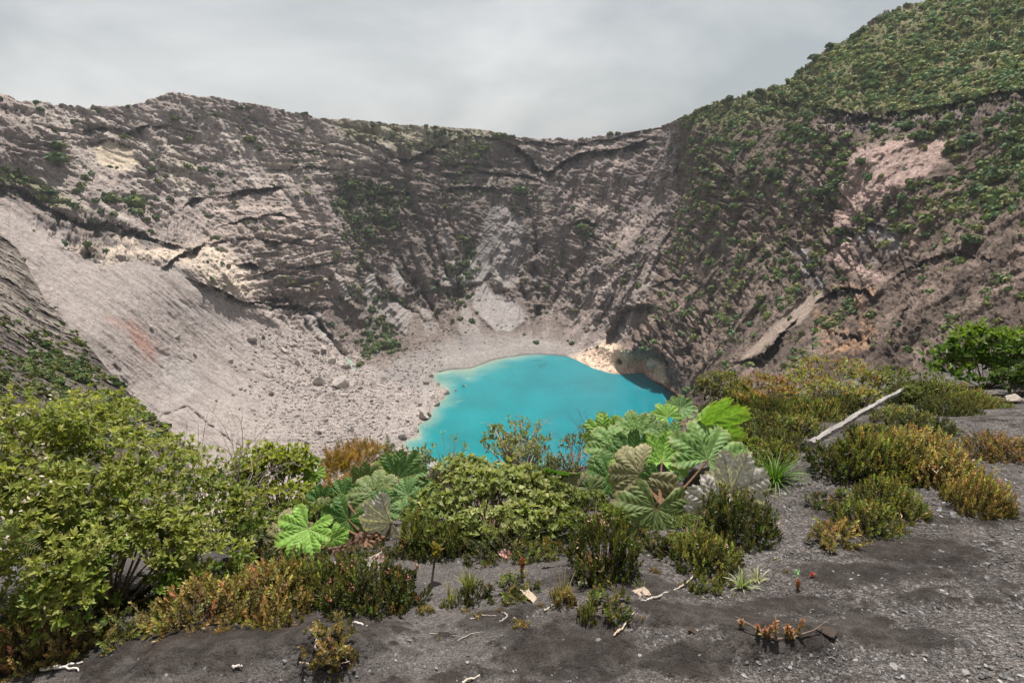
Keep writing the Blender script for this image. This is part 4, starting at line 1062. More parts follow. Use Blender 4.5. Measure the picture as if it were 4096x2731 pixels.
single_rock('rock', 1010, 402, 8, None, 380, C3(.30, .26, .22), 'brown angular rock on the sand at the right edge', (1.3, .9, .7))
single_rock('rock', 551, 486, 7, None, 381, C3(.42, .39, .36), 'whitish rock half hidden behind the dry grey twigs above the lake', (1.4, .9, .9))
single_rock('soil_clod', 827, 634, 9, None, 382, C3(.055, .042, .035), 'dark crumbly clod of peat on the gravel right of the pink tipped plant', (1.3, .9, .6))
single_rock('soil_clod', 692, 632, 5, None, 383, C3(.05, .038, .03), 'small dark clod at the end of the long peat patch', (1.5, .9, .6))

# ------------------------------------------------------------------ plant parts
UPV = np.array([0., 0, 1])
LANCE = (np.array([(0, 0, 0), (-.13, .3, .05), (.13, .3, .05), (-.14, .6, .04), (.14, .6, .04), (0, 1, -.10), (0, .33, -.02), (0, .63, -.01)], float),
         [np.array([(0, 6, 1, 1), (0, 2, 6, 6)])[:, :3], np.array([(1, 6, 7, 3), (6, 2, 4, 7)]), np.array([(3, 7, 5), (7, 4, 5)])])
HEART = (np.array([(0, .02, 0), (-.30, -.02, .04), (.30, -.02, .04), (-.40, .28, .10), (.40, .28, .10), (-.22, .62, .05), (.22, .62, .05), (0, 1, -.08), (0, .3, -.04), (0, .65, -.02)], float),
         [np.array([(0, 8, 3, 1), (8, 0, 2, 4), (8, 9, 5, 3), (9, 8, 4, 6)]), np.array([(9, 7, 5), (7, 9, 6)])])
OVAL = (np.array([(0, 0, 0), (-.24, .4, .07), (.24, .4, .07), (0, 1, -.03), (0, .5, -.02), (-.18, .75, .05), (.18, .75, .05)], float),
        [np.array([(0, 4, 1), (4, 0, 2), (4, 5, 1), (4, 2, 6), (4, 3, 5), (3, 4, 6)])])
def fan_leaves(mb, pts, axis, m, length, tmpl, cols, tilt=(.6, 1.35), jit=.25, aspect=1.0):
    """rosettes of m leaves at pts around axis"""
    n = len(pts)
    a0 = RNG.uniform(0, 6.28, n); A = norm(axis); X0, _, Y0 = basis(A, np.where(np.abs(A[:, 2:3]) > .85, np.array([[1., 0, 0]]), UPV[None]))
    P_, Dv, Nv, Sv, Cv = [], [], [], [], []
    for k in range(m):
        a = a0 + k*2.4 + RNG.normal(0, .2, n); t = RNG.uniform(tilt[0], tilt[1], n)*(1 if k > m*.35 else .55)
        rd = np.cos(a)[:, None]*X0 + np.sin(a)[:, None]*Y0
        d = norm(A*np.cos(t)[:, None] + rd*np.sin(t)[:, None] + RNG.normal(0, jit, (n, 3))*.5)
        L_ = length*RNG.uniform(.65, 1.15, n)
        P_.append(pts - A*(RNG.uniform(0, .5, n)*L_)[:, None]); Dv.append(d); Nv.append(norm(A + .3*UPV)); Sv.append(L_); Cv.append(cols*RNG.uniform(.78, 1.25, (n, 1)))
    P_ = np.concatenate(P_); Dv = np.concatenate(Dv); Nv = np.concatenate(Nv); Sv = np.concatenate(Sv); Cv = np.concatenate(Cv)
    X, Y, Zv = basis(Dv, Nv)
    V, Fc = replicate(tmpl[0], tmpl[1], P_, X, Y, Zv, Sv*aspect, Sv, Sv)
    mb.add(V, Fc, np.repeat(Cv, len(tmpl[0]), 0))

def ground_D(px, py): return float(np.linalg.norm(hit(px, py)))
def settle(b):
    b = list(b); D = min(b[4], ground_D(b[0], b[1]+b[3]*.75)*1.0)
    b[4] = D; return b
def blob_points(blobs, n, shell=(.55, 1.0)):
    """points and outward directions in a union of ellipsoids given by view position, half sizes (px) and distance"""
    Ce = np.array([at(b[0], b[1], b[4]) for b in blobs]); Ra = np.array([(b[2]*b[4]/F, (b[5] if len(b) > 5 else .75*(b[2]+b[3])/2)*b[4]/F, b[3]*b[4]/F) for b in blobs])
    w = np.array([b[2]*b[3] for b in blobs], float); w /= w.sum()
    i = RNG.choice(len(blobs), n, p=w)
    d = norm(RNG.normal(size=(n, 3))); d[:, 2] = np.where(d[:, 2] < -.35, -d[:, 2], d[:, 2])
    lob = 1 + .22*perlin(d[:, 0]*2.2+i*3.1, d[:, 1]*2.2, d[:, 2]*2.2, 170)
    r = RNG.uniform(shell[0], shell[1], n)**.7*lob
    p = Ce[i] + d*r[:, None]*Ra[i]
    return p, norm(d/Ra[i]), Ce, Ra

def pal(cs, n): cs = np.array(cs); return cs[RNG.integers(0, len(cs), n)]

def leafy_bush(name, label, blobs, n, length, tmpl, cols, base, m=7, cat='bush', stems=14, stemc=C3(.10, .07, .05), flowers=None, twigs=0, group=None, tilt=(.6, 1.35), shell=(.5, 1.0), aspect=1.0, topc=None, stem_r=.009, clump_f=4.5, clump_t=-.23):
    base = np.array(base, float); base[2] = float(G(base[0], base[1]))
    root = empty(name, base, label, cat, group)
    blobs = [settle(b) for b in blobs]
    p, d, Ce, Ra = blob_points(blobs, n, shell)
    gz = G(p[:, 0], p[:, 1]); ok = (p[:, 2] > gz + .03) & (perlin(p[:, 0]*clump_f, p[:, 1]*clump_f, p[:, 2]*clump_f, 177) > clump_t); p, d = p[ok], d[ok]; n = len(p)
    ax = norm(d*.7 + UPV*.65 + RNG.normal(0, .25, (n, 3)))
    c = pal(cols, n)
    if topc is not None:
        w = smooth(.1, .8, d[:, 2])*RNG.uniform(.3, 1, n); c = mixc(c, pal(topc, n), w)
    mb = MB(); fan_leaves(mb, p - base, ax, m, length, tmpl, c, tilt, aspect=aspect)
    mb.build('foliage', M_LEAF, root)
    sb = MB()
    idx = RNG.choice(n, min(stems, n), replace=False)
    for k in idx:
        e_ = p[k] - base; mid = e_*.5 + np.array([e_[0]*-.12, e_[1]*-.12, abs(e_[2])*-.12]) + RNG.normal(0, .02, 3)
        tq = np.linspace(0, 1, 6)[:, None]; cv = (1-tq)**2*np.array([0, 0, -.03]) + 2*tq*(1-tq)*mid + tq**2*e_
        sb.tube(cv, np.linspace(stem_r, stem_r*.3, 6), stemc*random.uniform(.7, 1.5), 5)
    # twiglets carrying the rosettes
    for k in RNG.choice(n, min(int(n*.35), 160), replace=False):
        a = p[k]-base; b = a - ax[k]*length*random.uniform(1.0, 2.2) - np.array([0, 0, length*.4])
        sb.tube([b, (a+b)/2+RNG.normal(0, length*.08, 3), a], [stem_r*.4, stem_r*.3, stem_r*.2], stemc*random.uniform(.8, 1.9), 4)
    sb.build('branches', M_BARK, root)
    if twigs:
        top = np.argsort(-(p[:, 2] + RNG.normal(0, .15, n)))[:twigs]
        for k in top:
            tb = MB(); dead_twig(tb, p[k]-base - np.array([0, 0, .05]), norm(ax[k]+UPV), length*random.uniform(2, 4), 2)
            tb.build('dry_twig', M_BARK, root)
    if flowers:
        nf, fc, fs = flowers
        up_ = np.argsort(-(d[:, 2]+RNG.normal(0, .3, n)))[:nf]
        for k in up_:
            fb = MB(); o = p[k]-base + ax[k]*length*1.3 + UPV*length*.4; q = 9
            pts = np.tile(o, (q, 1)) + RNG.normal(0, fs*1.2, (q, 3)); dv = norm(RNG.normal(size=(q, 3)) + ax[k]); X, Y, Zv = basis(dv, norm(RNG.normal(size=(q, 3))))
            V, Fc = replicate(OVAL[0], OVAL[1], pts, X, Y, Zv, fs*1.6, fs*1.5, fs); fb.add(V, Fc, np.repeat(np.array(fc)*RNG.uniform(.7, 1.1, (q, 1)), len(OVAL[0]), 0))
            fb.build('flower_head', M_PETAL, root)
    return root

def dead_twig(mb, p, d, L_, lev, c=None, r=.004):
    c = C3(.30, .26, .23)*random.uniform(.6, 1.2) if c is None else c
    pts = [np.asarray(p, float)]; dd = norm(np.asarray(d, float)); k = 5
    for i in range(k):
        dd = norm(dd + RNG.normal(0, .18, 3)); pts.append(pts[-1] + dd*L_/k)
    mb.tube(np.array(pts), np.linspace(r, r*.4, k+1), c, 4)
    if lev > 0:
        for i in range(2, k+1):
            if random.random() < .75: dead_twig(mb, pts[i], norm(dd*.8 + RNG.normal(0, .55, 3)), L_*random.uniform(.35, .6), lev-1, c, r*.55)

def twig_bush(name, label, px, py, D, w, h, n, c, group=None, base=None, lev=2):
    b = at(px, py, D); k = D/F; drop = max(0., b[2]-float(G(b[0], b[1]))); b[2] -= drop
    root = empty(name, b, label, 'bush', group); mb = MB()
    for i in range(n):
        d = norm(np.array([random.uniform(-1, 1)*w/h, random.uniform(-.5, .5), 1.0])); L_ = (h*k*random.uniform(.6, 1.05) + drop)*.85
        dead_twig(mb, np.array([random.uniform(-.3, .3)*w*k, random.uniform(-.2, .2)*w*k, -.02]), d, L_, lev, c*random.uniform(.6, 1.3), .0045)
    mb.build('twigs', M_BARK, root); return root

# heath: upright sprigs with small spiralling leaves
def sprig_set(mb, sb, n, r, h, base_c, tip_c, leaf=.020, k=16, lean=.55, seed=0, sp_len=None):
    g = np.random.default_rng(seed)
    a = g.uniform(0, 6.28, n); q = np.sqrt(g.random(n)); ox, oy = q*np.cos(a)*r, q*np.sin(a)*r
    top = h*(1-.6*q**2)*g.uniform(.35, 1.1, n)*(1+.35*perlin(ox/r*1.7+seed, oy/r*1.7, .5, seed))
    sl = np.minimum(top, (sp_len or .10)*g.uniform(.7, 1.3, n))
    d = norm(np.stack([ox/r*lean + g.normal(0, .45, n), oy/r*lean + g.normal(0, .45, n), np.ones(n)], -1))
    tips = np.stack([ox, oy, top], -1); st = tips - d*sl[:, None]
    PP, DD, NN, SS, CC = [], [], [], [], []
    hue = np.clip(1+g.normal(0, 1, (n, 1))*np.array([[.10, -.14, .0]])+g.normal(0, .08, (n, 3)), .5, 1.5)
    var = g.uniform(.6, 1.3, n); tw = np.clip(g.normal(.75, .3, n), 0, 1)*np.clip(top/h*1.3-.15, 0, 1)
    X0, _, Y0 = basis(d, np.tile([1., .2, 0], (n, 1)))
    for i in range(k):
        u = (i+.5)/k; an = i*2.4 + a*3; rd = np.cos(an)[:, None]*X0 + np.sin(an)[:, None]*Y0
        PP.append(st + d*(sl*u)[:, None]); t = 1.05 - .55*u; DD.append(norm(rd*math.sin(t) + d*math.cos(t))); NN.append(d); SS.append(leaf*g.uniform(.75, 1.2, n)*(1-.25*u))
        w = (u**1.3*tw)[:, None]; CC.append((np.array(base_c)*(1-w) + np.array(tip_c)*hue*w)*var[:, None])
    PP, DD, NN, SS, CC = map(np.concatenate, (PP, DD, NN, SS, CC))
    X, Y, Zv = basis(DD, NN); tv = np.array([(0, 0, 0), (-.26, .55, .06), (0, 1, 0), (.26, .55, .06)]); tf = np.array([(0, 3, 2, 1)])
    V, Fc = replicate(tv, [tf], PP, X, Y, Zv, SS, SS, SS); mb.add(V, Fc, np.repeat(CC, 4, 0))
    for i in range(0, n, 2):
        b0 = np.array([ox[i]*.25, oy[i]*.25, 0]); sb.tube([b0, (b0+st[i])/2 + np.array([0, 0, -.15*top[i]]) + g.normal(0, .01, 3), st[i], tips[i]], [.004, .0032, .0024, .0012], C3(.12, .085, .06)*g.uniform(.6, 1.7), 4)
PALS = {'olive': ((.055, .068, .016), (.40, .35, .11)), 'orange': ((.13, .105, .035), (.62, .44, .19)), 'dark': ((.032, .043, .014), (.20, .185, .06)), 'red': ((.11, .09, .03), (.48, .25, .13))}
HEATH = {}
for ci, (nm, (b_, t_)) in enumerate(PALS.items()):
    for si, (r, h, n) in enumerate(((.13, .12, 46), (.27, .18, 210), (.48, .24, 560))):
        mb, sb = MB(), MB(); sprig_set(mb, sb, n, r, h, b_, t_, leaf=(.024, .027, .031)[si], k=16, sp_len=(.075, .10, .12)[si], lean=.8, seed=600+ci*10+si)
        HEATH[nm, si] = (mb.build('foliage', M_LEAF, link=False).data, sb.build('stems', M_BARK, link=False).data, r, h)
def heath(px, py, w, h, pal_, label, group=None, flowers=None, D=None, name='heath_shrub'):
    """px,py: foot of the shrub; w,h: half width and height in px"""
    q = on_ground(px, py) if D is None else at(px, py, D)
    k = np.linalg.norm(q)/F; W, H = w*k, h*k
    si = 0 if W < .17 else (1 if W < .36 else 2)
    fd, sd, r, hh = HEATH[pal_, si]
    root = empty(name, q - np.array([0, 0, .01]), label, 'shrub', group, random.uniform(0, 6.28))
    for nm_, da in (('foliage', fd), ('stems', sd)):
        o = bpy.data.objects.new(nm_, da); C.objects.link(o); o.parent = root; o.scale = (W/r, W/r*random.uniform(.8, 1.0), H/hh*1.05)
    if flowers:
        for i in range(flowers[0]):
            fb = MB()
            a = random.uniform(0, 6.28); qd = random.random()**.5*.9; c0 = np.array([math.cos(a)*qd*W, math.sin(a)*qd*W, H*(1-.5*qd*qd)*random.uniform(.8, 1.05)])
            n5 = 6; dv = norm(RNG.normal(size=(n5, 3))+UPV*.8); X, Y, Zv = basis(dv, RNG.normal(size=(n5, 3)))
            V, Fc = replicate(OVAL[0], OVAL[1], np.tile(c0, (n5, 1))+RNG.normal(0, .008, (n5, 3)), X, Y, Zv, .014, .014, .012); fb.add(V, Fc, np.repeat(np.array(flowers[1])*RNG.uniform(.7, 1.15, (n5, 1)), len(OVAL[0]), 0))
            fo = fb.build('flower', M_PETAL, root); fo.rotation_euler = (0, 0, -root.rotation_euler[2])
    return root

def blades(mb, base, n, L_, spread, c1, c2, w=.006, droop=.5):
    for i in range(n):
        a = random.uniform(0, 6.28); s_ = random.uniform(.1, 1)*spread; l = L_*random.uniform(.5, 1.1)
        d = norm(np.array([math.cos(a)*s_, math.sin(a)*s_, 1.0])); side = norm(np.cross(d, UPV + RNG.normal(0, .2, 3)))
        u = np.linspace(0, 1, 5); cv = base + np.array([math.cos(a), math.sin(a), 0])*random.uniform(0, .025) + d*(u*l)[:, None]
        cv[:, 2] -= droop*l*s_*u**2.2; cv[:, :2] += np.array([math.cos(a), math.sin(a)])*(droop*.4*l*s_*u**2)[:, None]
        ww = w*(1-u**1.5*.95)
        V = np.stack([cv - side*ww[:, None], cv + side*ww[:, None]], 1).reshape(-1, 3)
        q = np.array([(2*j, 2*j+1, 2*j+3, 2*j+2) for j in range(4)])
        cc = np.asarray(c1)*(1-u[:, None]) + np.asarray(c2)*u[:, None]
        mb.add(V, [q], np.repeat(cc*random.uniform(.7, 1.3), 2, 0))
def tuft(px, py, h, n, label, c1=(.10, .13, .03), c2=(.30, .29, .12), spread=.7, D=None, group='grass tufts on the rim', droop=.5, w=.004):
    q = on_ground(px, py) if D is None else at(px, py, D); k = np.linalg.norm(q)/F
    mb = MB(); blades(mb, np.zeros(3), n, h*k, spread, c1, c2, w, droop)
    o = mb.build('grass_tuft', M_LEAF); o.location = q; return tag(o, label, 'grass', group)

# umbrella plant leaves
LCOL = {'fresh': ((.18, .33, .055), (.30, .40, .12), (.22, .24, .06)), 'mid': ((.105, .19, .06), (.21, .29, .10), (.18, .17, .06)), 'dark': ((.065, .14, .032), (.15, .21, .06), (.14, .14, .05)), 'olive': ((.125, .175, .055), (.15, .115, .06), (.24, .19, .10)),
        'tan': ((.21, .20, .10), (.17, .13, .07), (.32, .25, .15)), 'grey': ((.50, .455, .435), (.12, .085, .08), (.42, .37, .34)), 'blue': ((.125, .215, .055), (.19, .29, .11), (.25, .22, .10)), 'brown': ((.17, .12, .07), (.10, .07, .05), (.2, .14, .09))}
def gunnera_leaf(root, hub, R, tip, nrm, style, stalk_to, lobes=7, cup=.25, droop=.18, seed=0, deep=.27, name='leaf', half=2.62, crinkle=1.0):
    g = np.random.default_rng(seed)
    nA, nR = 168, 26
    a = np.linspace(-half, half, nA); r = np.linspace(0.02, 1, nR)
    sp = 2*half/lobes; lob = (a+half)/sp; li = np.clip(np.floor(lob), 0, lobes-1); da = (lob-li-.5)*2        # -1..1 across a lobe
    amp = g.uniform(.88, 1.08, lobes); cen = 1 - .20*np.abs((li+.5)/lobes*2-1)**2
    out = amp[li.astype(int)]*cen*(1 - deep*np.abs(da)**2.6)
    tooth = np.abs(((lob*5.5) % 1)-.5)*2
    out = out*(1 + 0.075*(tooth-.5) + .07*fbm(a*5, seed*.7, .3, 2, seed+5))
    Rr, Aa = np.meshgrid(r, np.arange(nA), indexing='ij'); ang = a[Aa]; DA = da[Aa]; LI = li[Aa].astype(int)
    rad_ = Rr*out[Aa]
    fold = .20*np.abs(DA)**1.2*rad_*(1-.45*Rr) - .13*np.abs(DA)**4*rad_
    herr = rad_*6.5 - np.abs(DA)*1.7
    hw = np.abs((herr % 1)-.5)*2                                # 1 on a side vein
    puff = (.034*(1-hw)**1.0 - .012)*np.minimum(rad_*2.2, 1)*crinkle
    wav = .09*fbm(np.cos(ang)*rad_*2.3+seed, np.sin(ang)*rad_*2.3, .4, 3, seed)*rad_
    z = cup*rad_**1.5 - droop*rad_**3.2 + fold + puff + wav + .05*rad_*np.sin(lobes*ang*.5+seed)
    mv = np.exp(-((np.abs(DA)*rad_*sp/2)/.014)**2)
    sv = np.clip((hw-.82)/.18, 0, 1)*np.minimum(rad_*3, 1)*(.9-.4*np.abs(DA))
    mesh2 = np.clip(fbm(rad_*np.cos(ang)*16, rad_*np.sin(ang)*16, .6, 2, seed+9), -.5, .5)
    base, vein, edge = (np.array(c) for c in LCOL[style])
    colr = np.broadcast_to(base, Rr.shape+(3,)).copy()*(1+.5*mesh2[..., None])
    colr = mixc(colr, base*.72, smooth(.2, .5, fbm(np.cos(ang)*rad_*3, np.sin(ang)*rad_*3, seed*1.1, 3, seed+3))*.6)
    vw = np.clip(np.maximum(mv, sv*.65), 0, 1)
    colr = mixc(colr, vein, vw*.85)
    ed = smooth(.86, 1.0, Rr + .12*fbm(ang*4, Rr*2, .2, 2, seed+4))
    colr = mixc(colr, edge, ed*(.85 if style in ('olive', 'tan', 'mid', 'brown') else .5))
    L_ = np.stack([np.sin(ang)*rad_, np.cos(ang)*rad_, z], -1)*R
    nrm = norm(np.asarray(nrm, float)); t = np.asarray(tip, float); t = norm(t - nrm*(t@nrm)); x = np.cross(t, nrm)
    Vw = L_[..., 0:1]*x + L_[..., 1:2]*t + L_[..., 2:3]*nrm + hub
    o = make_mesh(name, (Vw - np.array(root.location)).reshape(-1, 3), [grid_faces(nR, nA)], M_GUNNERA, colr.reshape(-1, 3), root)
    if stalk_to is not None:
        sb = MB(); h = hub - np.array(root.location) - nrm*.004; e_ = np.asarray(stalk_to) - np.array(root.location)
        md = (h*.45+e_*.55) + np.array([0, 0, -.06]) - nrm*R*.2; tq = np.linspace(0, 1, 7)[:, None]
        sb.tube((1-tq)**2*h + 2*tq*(1-tq)*md + tq**2*e_, np.linspace(.007, .013, 7), C3(.13, .075, .045), 6); sb.build('stalk', M_BARK, o)
    return o
XV, CU, TC = np.array([1., 0, 0]), np.array([0, SP, CP]), np.array([0, -1., 0])
def gunnera(label, foot, leaves, group='umbrella plants with giant leaves'):
    root = empty('umbrella_plant', foot, label, 'plant', group)
    for i, (px, py, D, Rp, phi, n3, style, kw) in enumerate(leaves):
        D = min(D, ground_D(px, py)*.965, ground_D(px, min(py+Rp*.75, 675))*1.04)
        hub = at(px, py, D); t = math.cos(math.radians(phi))*XV + math.sin(math.radians(phi))*CU
        n = n3[0]*XV + n3[1]*TC + n3[2]*UPV
        f = np.asarray(foot) + np.array([random.uniform(-.06, .06), random.uniform(-.06, .06), .02])
        gunnera_leaf(root, hub, Rp*D/F, t, n, style, f, seed=int(px*7+py), **kw)
    return root

# ------------------------------------------------------------------ umbrella plants
gunnera('biggest umbrella plant, broad green rosette with dying grey lower leaves', on_ground(668, 512), [
    (708, 459, 4.55, 43, 60, (.05, .62, .8), 'blue', dict(cup=.14, droop=.25)),
    (656, 508, 3.95, 41, 255, (-.02, .80, .62), 'olive', dict(cup=.05, droop=.22, deep=.26)),
    (641, 474, 4.35, 38, 215, (-.45, .62, .62), 'tan', dict(cup=.0, droop=.35, deep=.2)),
    (731, 492, 4.35, 40, 62, (.25, .9, .35), 'grey', dict(cup=.12, droop=.1, deep=.22)),
    (716, 507, 4.2, 34, 235, (.2, .85, .45), 'grey', dict(cup=.05, droop=.2, deep=.2)),
    (662, 461, 4.6, 30, 75, (.1, .45, .9), 'fresh', dict(cup=.5, droop=.1)),
    (632, 459, 4.75, 30, 150, (-.5, .30, .75), 'dark', dict(cup=.55, droop=.1)),
    (610, 479, 4.6, 28, 150, (-.3, .65, .7), 'dark', dict(cup=.1, droop=.2)),
    (632, 470, 4.5, 26, 205, (-.3, .55, .8), 'fresh', dict(cup=.2, droop=.25)),
    (660, 482, 4.35, 24, 250, (0, .8, .5), 'dark', dict(cup=.1, droop=.2))])
gunnera('umbrella plant with one tall upright cupped leaf rising behind the giant rosette', on_ground(668, 462), [
    (691, 435, 5.1, 52, 58, (.55, .78, .05), 'fresh', dict(cup=.62, droop=.0, deep=.2, half=2.1, lobes=6)),
    (638, 434, 5.4, 25, 100, (0, .5, .85), 'blue', dict(cup=.3)),
    (604, 439, 5.5, 27, 95, (-.15, .85, .5), 'fresh', dict(cup=.12, half=1.7, lobes=5)),
    (615, 450, 5.2, 32, 165, (-.1, .55, .85), 'blue', dict(cup=.1, droop=.25)),
    (655, 441, 5.3, 22, 20, (.1, .4, .9), 'dark', dict(cup=.4)),
    (667, 416, 5.7, 16, 120, (0, .6, .8), 'fresh', dict(cup=.2)),
    (680, 408, 5.9, 16, 40, (.1, .5, .8), 'mid', dict(cup=.35)),
    (672, 442, 5.3, 26, 200, (-.2, .35, .9), 'mid', dict(cup=.4)),
    (648, 425, 5.6, 14, 60, (.1, .5, .85), 'mid', dict(cup=.35))])
gunnera('small umbrella plant left of the giant rosette with one dark leaf edge on', on_ground(566, 496), [
    (562, 474, 4.9, 26, 70, (-.1, .55, -.75), 'dark', dict(cup=-.2, droop=-.1)), (578, 486, 4.7, 18, 200, (-.3, .6, .7), 'tan', dict(cup=.1)), (556, 490, 4.7, 16, 230, (0, .7, .7), 'mid', dict(cup=.1)), (590, 489, 4.7, 17, 320, (0, .7, .7), 'olive', dict(cup=.1))])
gunnera('low umbrella plant with one bright green leaf and a skeletal dry leaf', on_ground(307, 560), [
    (308, 528, 3.75, 28, 255, (.0, .55, .83), 'fresh', dict(cup=.28, droop=.2)), (287, 538, 3.85, 32, 155, (-.25, .6, .75), 'tan', dict(cup=.0, droop=.3, deep=.45)), (332, 538, 3.8, 17, 300, (.4, .7, .55), 'fresh', dict(cup=.1, droop=.3)), (337, 572, 3.5, 24, 305, (.55, .5, .6), 'mid', dict(cup=.1, droop=.4, half=1.2, lobes=3))])
gunnera('umbrella plant with dark ribbed leaf and one upright dead silver grey leaf', on_ground(372, 545), [
    (348, 519, 4.0, 29, 250, (-.1, .75, .65), 'dark', dict(cup=.12, droop=.15)), (391, 522, 3.9, 33, 205, (-.25, .95, .2), 'grey', dict(cup=.06, droop=.12, deep=.22, half=2.0, lobes=6)), (375, 493, 4.3, 30, 175, (-.05, .45, .9), 'olive', dict(cup=.15, droop=.35)),
    (343, 497, 4.4, 22, 160, (-.2, .6, .7), 'dark', dict(cup=.2)), (322, 502, 4.4, 18, 150, (-.2, .7, .6), 'dark', dict(cup=.2)), (322, 511, 4.2, 17, 200, (-.3, .55, .75), 'olive', dict(cup=.1)), (380, 508, 4.1, 22, 340, (.1, .7, .7), 'mid', dict(cup=.2)), (366, 482, 4.6, 22, 95, (-.2, .8, .4), 'olive', dict(cup=.15))])
gunnera('umbrella plant with two pale green leaves raised in a V beside the heart leaved bush', on_ground(402, 515), [
    (398, 478, 4.55, 30, 52, (.15, .7, .7), 'mid', dict(cup=.35, half=1.6, lobes=5)), (396, 479, 4.6, 28, 140, (-.15, .7, .7), 'fresh', dict(cup=.35, half=1.5, lobes=5)), (407, 494, 4.35, 22, 200, (-.1, .55, .8), 'mid', dict(cup=.2)), (418, 487, 4.5, 18, 350, (.3, .5, .75), 'dark', dict(cup=.1)), (432, 484, 4.6, 20, 60, (.2, .85, .4), 'grey', dict(cup=.0, half=1.5, lobes=4)), (425, 508, 4.15, 20, 230, (0, .8, .6), 'mid', dict(cup=.15))])
gunnera('tiny umbrella plant, single small leaf at the edge of the bright yellow green bush', at(316, 485, 4.9), [(315, 472, 4.85, 12, 260, (0, .7, .7), 'fresh', dict(cup=.2)), (311, 463, 4.9, 9, 90, (0, .6, .8), 'mid', dict(cup=.2))])

# ------------------------------------------------------------------ bushes
YG = [(.19, .22, .035), (.15, .19, .03), (.22, .23, .045), (.13, .165, .028)]
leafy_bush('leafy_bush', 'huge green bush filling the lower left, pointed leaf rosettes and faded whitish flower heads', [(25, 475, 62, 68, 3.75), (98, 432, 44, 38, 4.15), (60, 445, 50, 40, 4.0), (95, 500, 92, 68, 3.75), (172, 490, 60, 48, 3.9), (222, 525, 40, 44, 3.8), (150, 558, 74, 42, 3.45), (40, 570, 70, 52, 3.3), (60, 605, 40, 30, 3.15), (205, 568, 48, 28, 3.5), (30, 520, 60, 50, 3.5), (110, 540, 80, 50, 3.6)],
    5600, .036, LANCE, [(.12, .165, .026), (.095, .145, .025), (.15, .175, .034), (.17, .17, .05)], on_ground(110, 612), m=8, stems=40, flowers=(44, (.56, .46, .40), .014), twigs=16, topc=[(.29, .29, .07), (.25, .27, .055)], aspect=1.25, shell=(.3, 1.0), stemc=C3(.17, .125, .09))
leafy_bush('leafy_bush', 'bright yellow green bush with oval leaves between the huge bush and the rusty fern thicket', [(275, 482, 38, 34, 4.9), (262, 466, 28, 24, 5.0), (296, 470, 22, 26, 4.9), (285, 505, 34, 26, 4.7), (246, 480, 18, 24, 4.9)],
    1050, .036, OVAL, YG, at(280, 530, 4.8), m=6, stems=26, topc=[(.33, .33, .06), (.28, .31, .05)], aspect=1.3, clump_t=-.34)
leafy_bush('leafy_bush', 'central dense bush of small pale heart shaped leaves in front of the lake', [(485, 500, 60, 36, 4.55), (462, 480, 34, 26, 4.65), (515, 495, 40, 34, 4.6), (440, 512, 30, 28, 4.4), (500, 525, 60, 24, 4.35), (545, 512, 24, 24, 4.5), (478, 472, 22, 16, 4.7)],
    1350, .042, HEART, [(.15, .19, .05), (.12, .165, .038), (.19, .215, .07), (.22, .21, .08)], on_ground(490, 545), m=5, stems=34, topc=[(.29, .30, .11), (.25, .28, .09)], clump_t=-.32, tilt=(.7, 1.5), aspect=1.0)
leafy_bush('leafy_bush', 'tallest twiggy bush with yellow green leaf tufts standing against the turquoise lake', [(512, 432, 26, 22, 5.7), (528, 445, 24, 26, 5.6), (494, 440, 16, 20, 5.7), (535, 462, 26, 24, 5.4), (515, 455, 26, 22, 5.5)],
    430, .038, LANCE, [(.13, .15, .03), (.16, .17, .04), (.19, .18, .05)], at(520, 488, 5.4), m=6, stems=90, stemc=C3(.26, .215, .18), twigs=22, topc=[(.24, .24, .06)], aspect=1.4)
leafy_bush('leafy_bush', 'thin airy shrub with sparse leaves and the lake showing through it', [(442, 440, 16, 12, 5.6), (455, 450, 16, 16, 5.5), (432, 452, 14, 16, 5.5), (448, 466, 20, 16, 5.3)],
    75, .036, LANCE, YG, at(448, 490, 5.3), m=5, stems=30, topc=[(.22, .22, .05)], stem_r=.006, aspect=1.5)
leafy_bush('leafy_bush', 'dark green spiky shrub behind the V shaped pale leaves', [(410, 462, 18, 16, 5.3), (395, 458, 14, 14, 5.4), (425, 468, 16, 14, 5.2), (384, 468, 10, 14, 5.2)], 210, .030, LANCE, [(.09, .12, .03), (.07, .10, .03), (.12, .13, .04)], at(410, 492, 5.2), m=6, stems=14, aspect=1.3)
leafy_bush('leafy_bush', 'olive shrub top peeping over the dry twigs beside the giant rosette', [(588, 434, 12, 10, 5.8), (575, 445, 16, 14, 5.6), (560, 470, 24, 16, 5.2)], 190, .028, OVAL, [(.13, .14, .045), (.09, .10, .03), (.17, .16, .06)], at(575, 478, 5.3), m=6, stems=14)
twig_bush('dry_bush', 'bare grey twiggy bush left of the giant umbrella leaves above the lake', 562, 486, 5.3, 26, 48, 34, C3(.27, .225, .20))
twig_bush('dry_bush', 'tangle of dead grey stems behind the huge green bush at left', 205, 470, 4.6, 34, 40, 26, C3(.33, .275, .235))
twig_bush('dry_bush', 'few dark dry flower stalks standing over the lake left of the giant leaves', 602, 440, 5.9, 18, 24, 9, C3(.09, .07, .065))
twig_bush('dry_bush', 'pale bare twigs behind the orange tipped shrub on the right rim', 772, 388, 11.5, 14, 26, 12, C3(.30, .25, .22))
twig_bush('dry_bush', 'bundle of thin pale dead stalks under the bright umbrella leaf', 285, 585, 3.45, 26, 30, 22, C3(.36, .31, .25), lev=1)
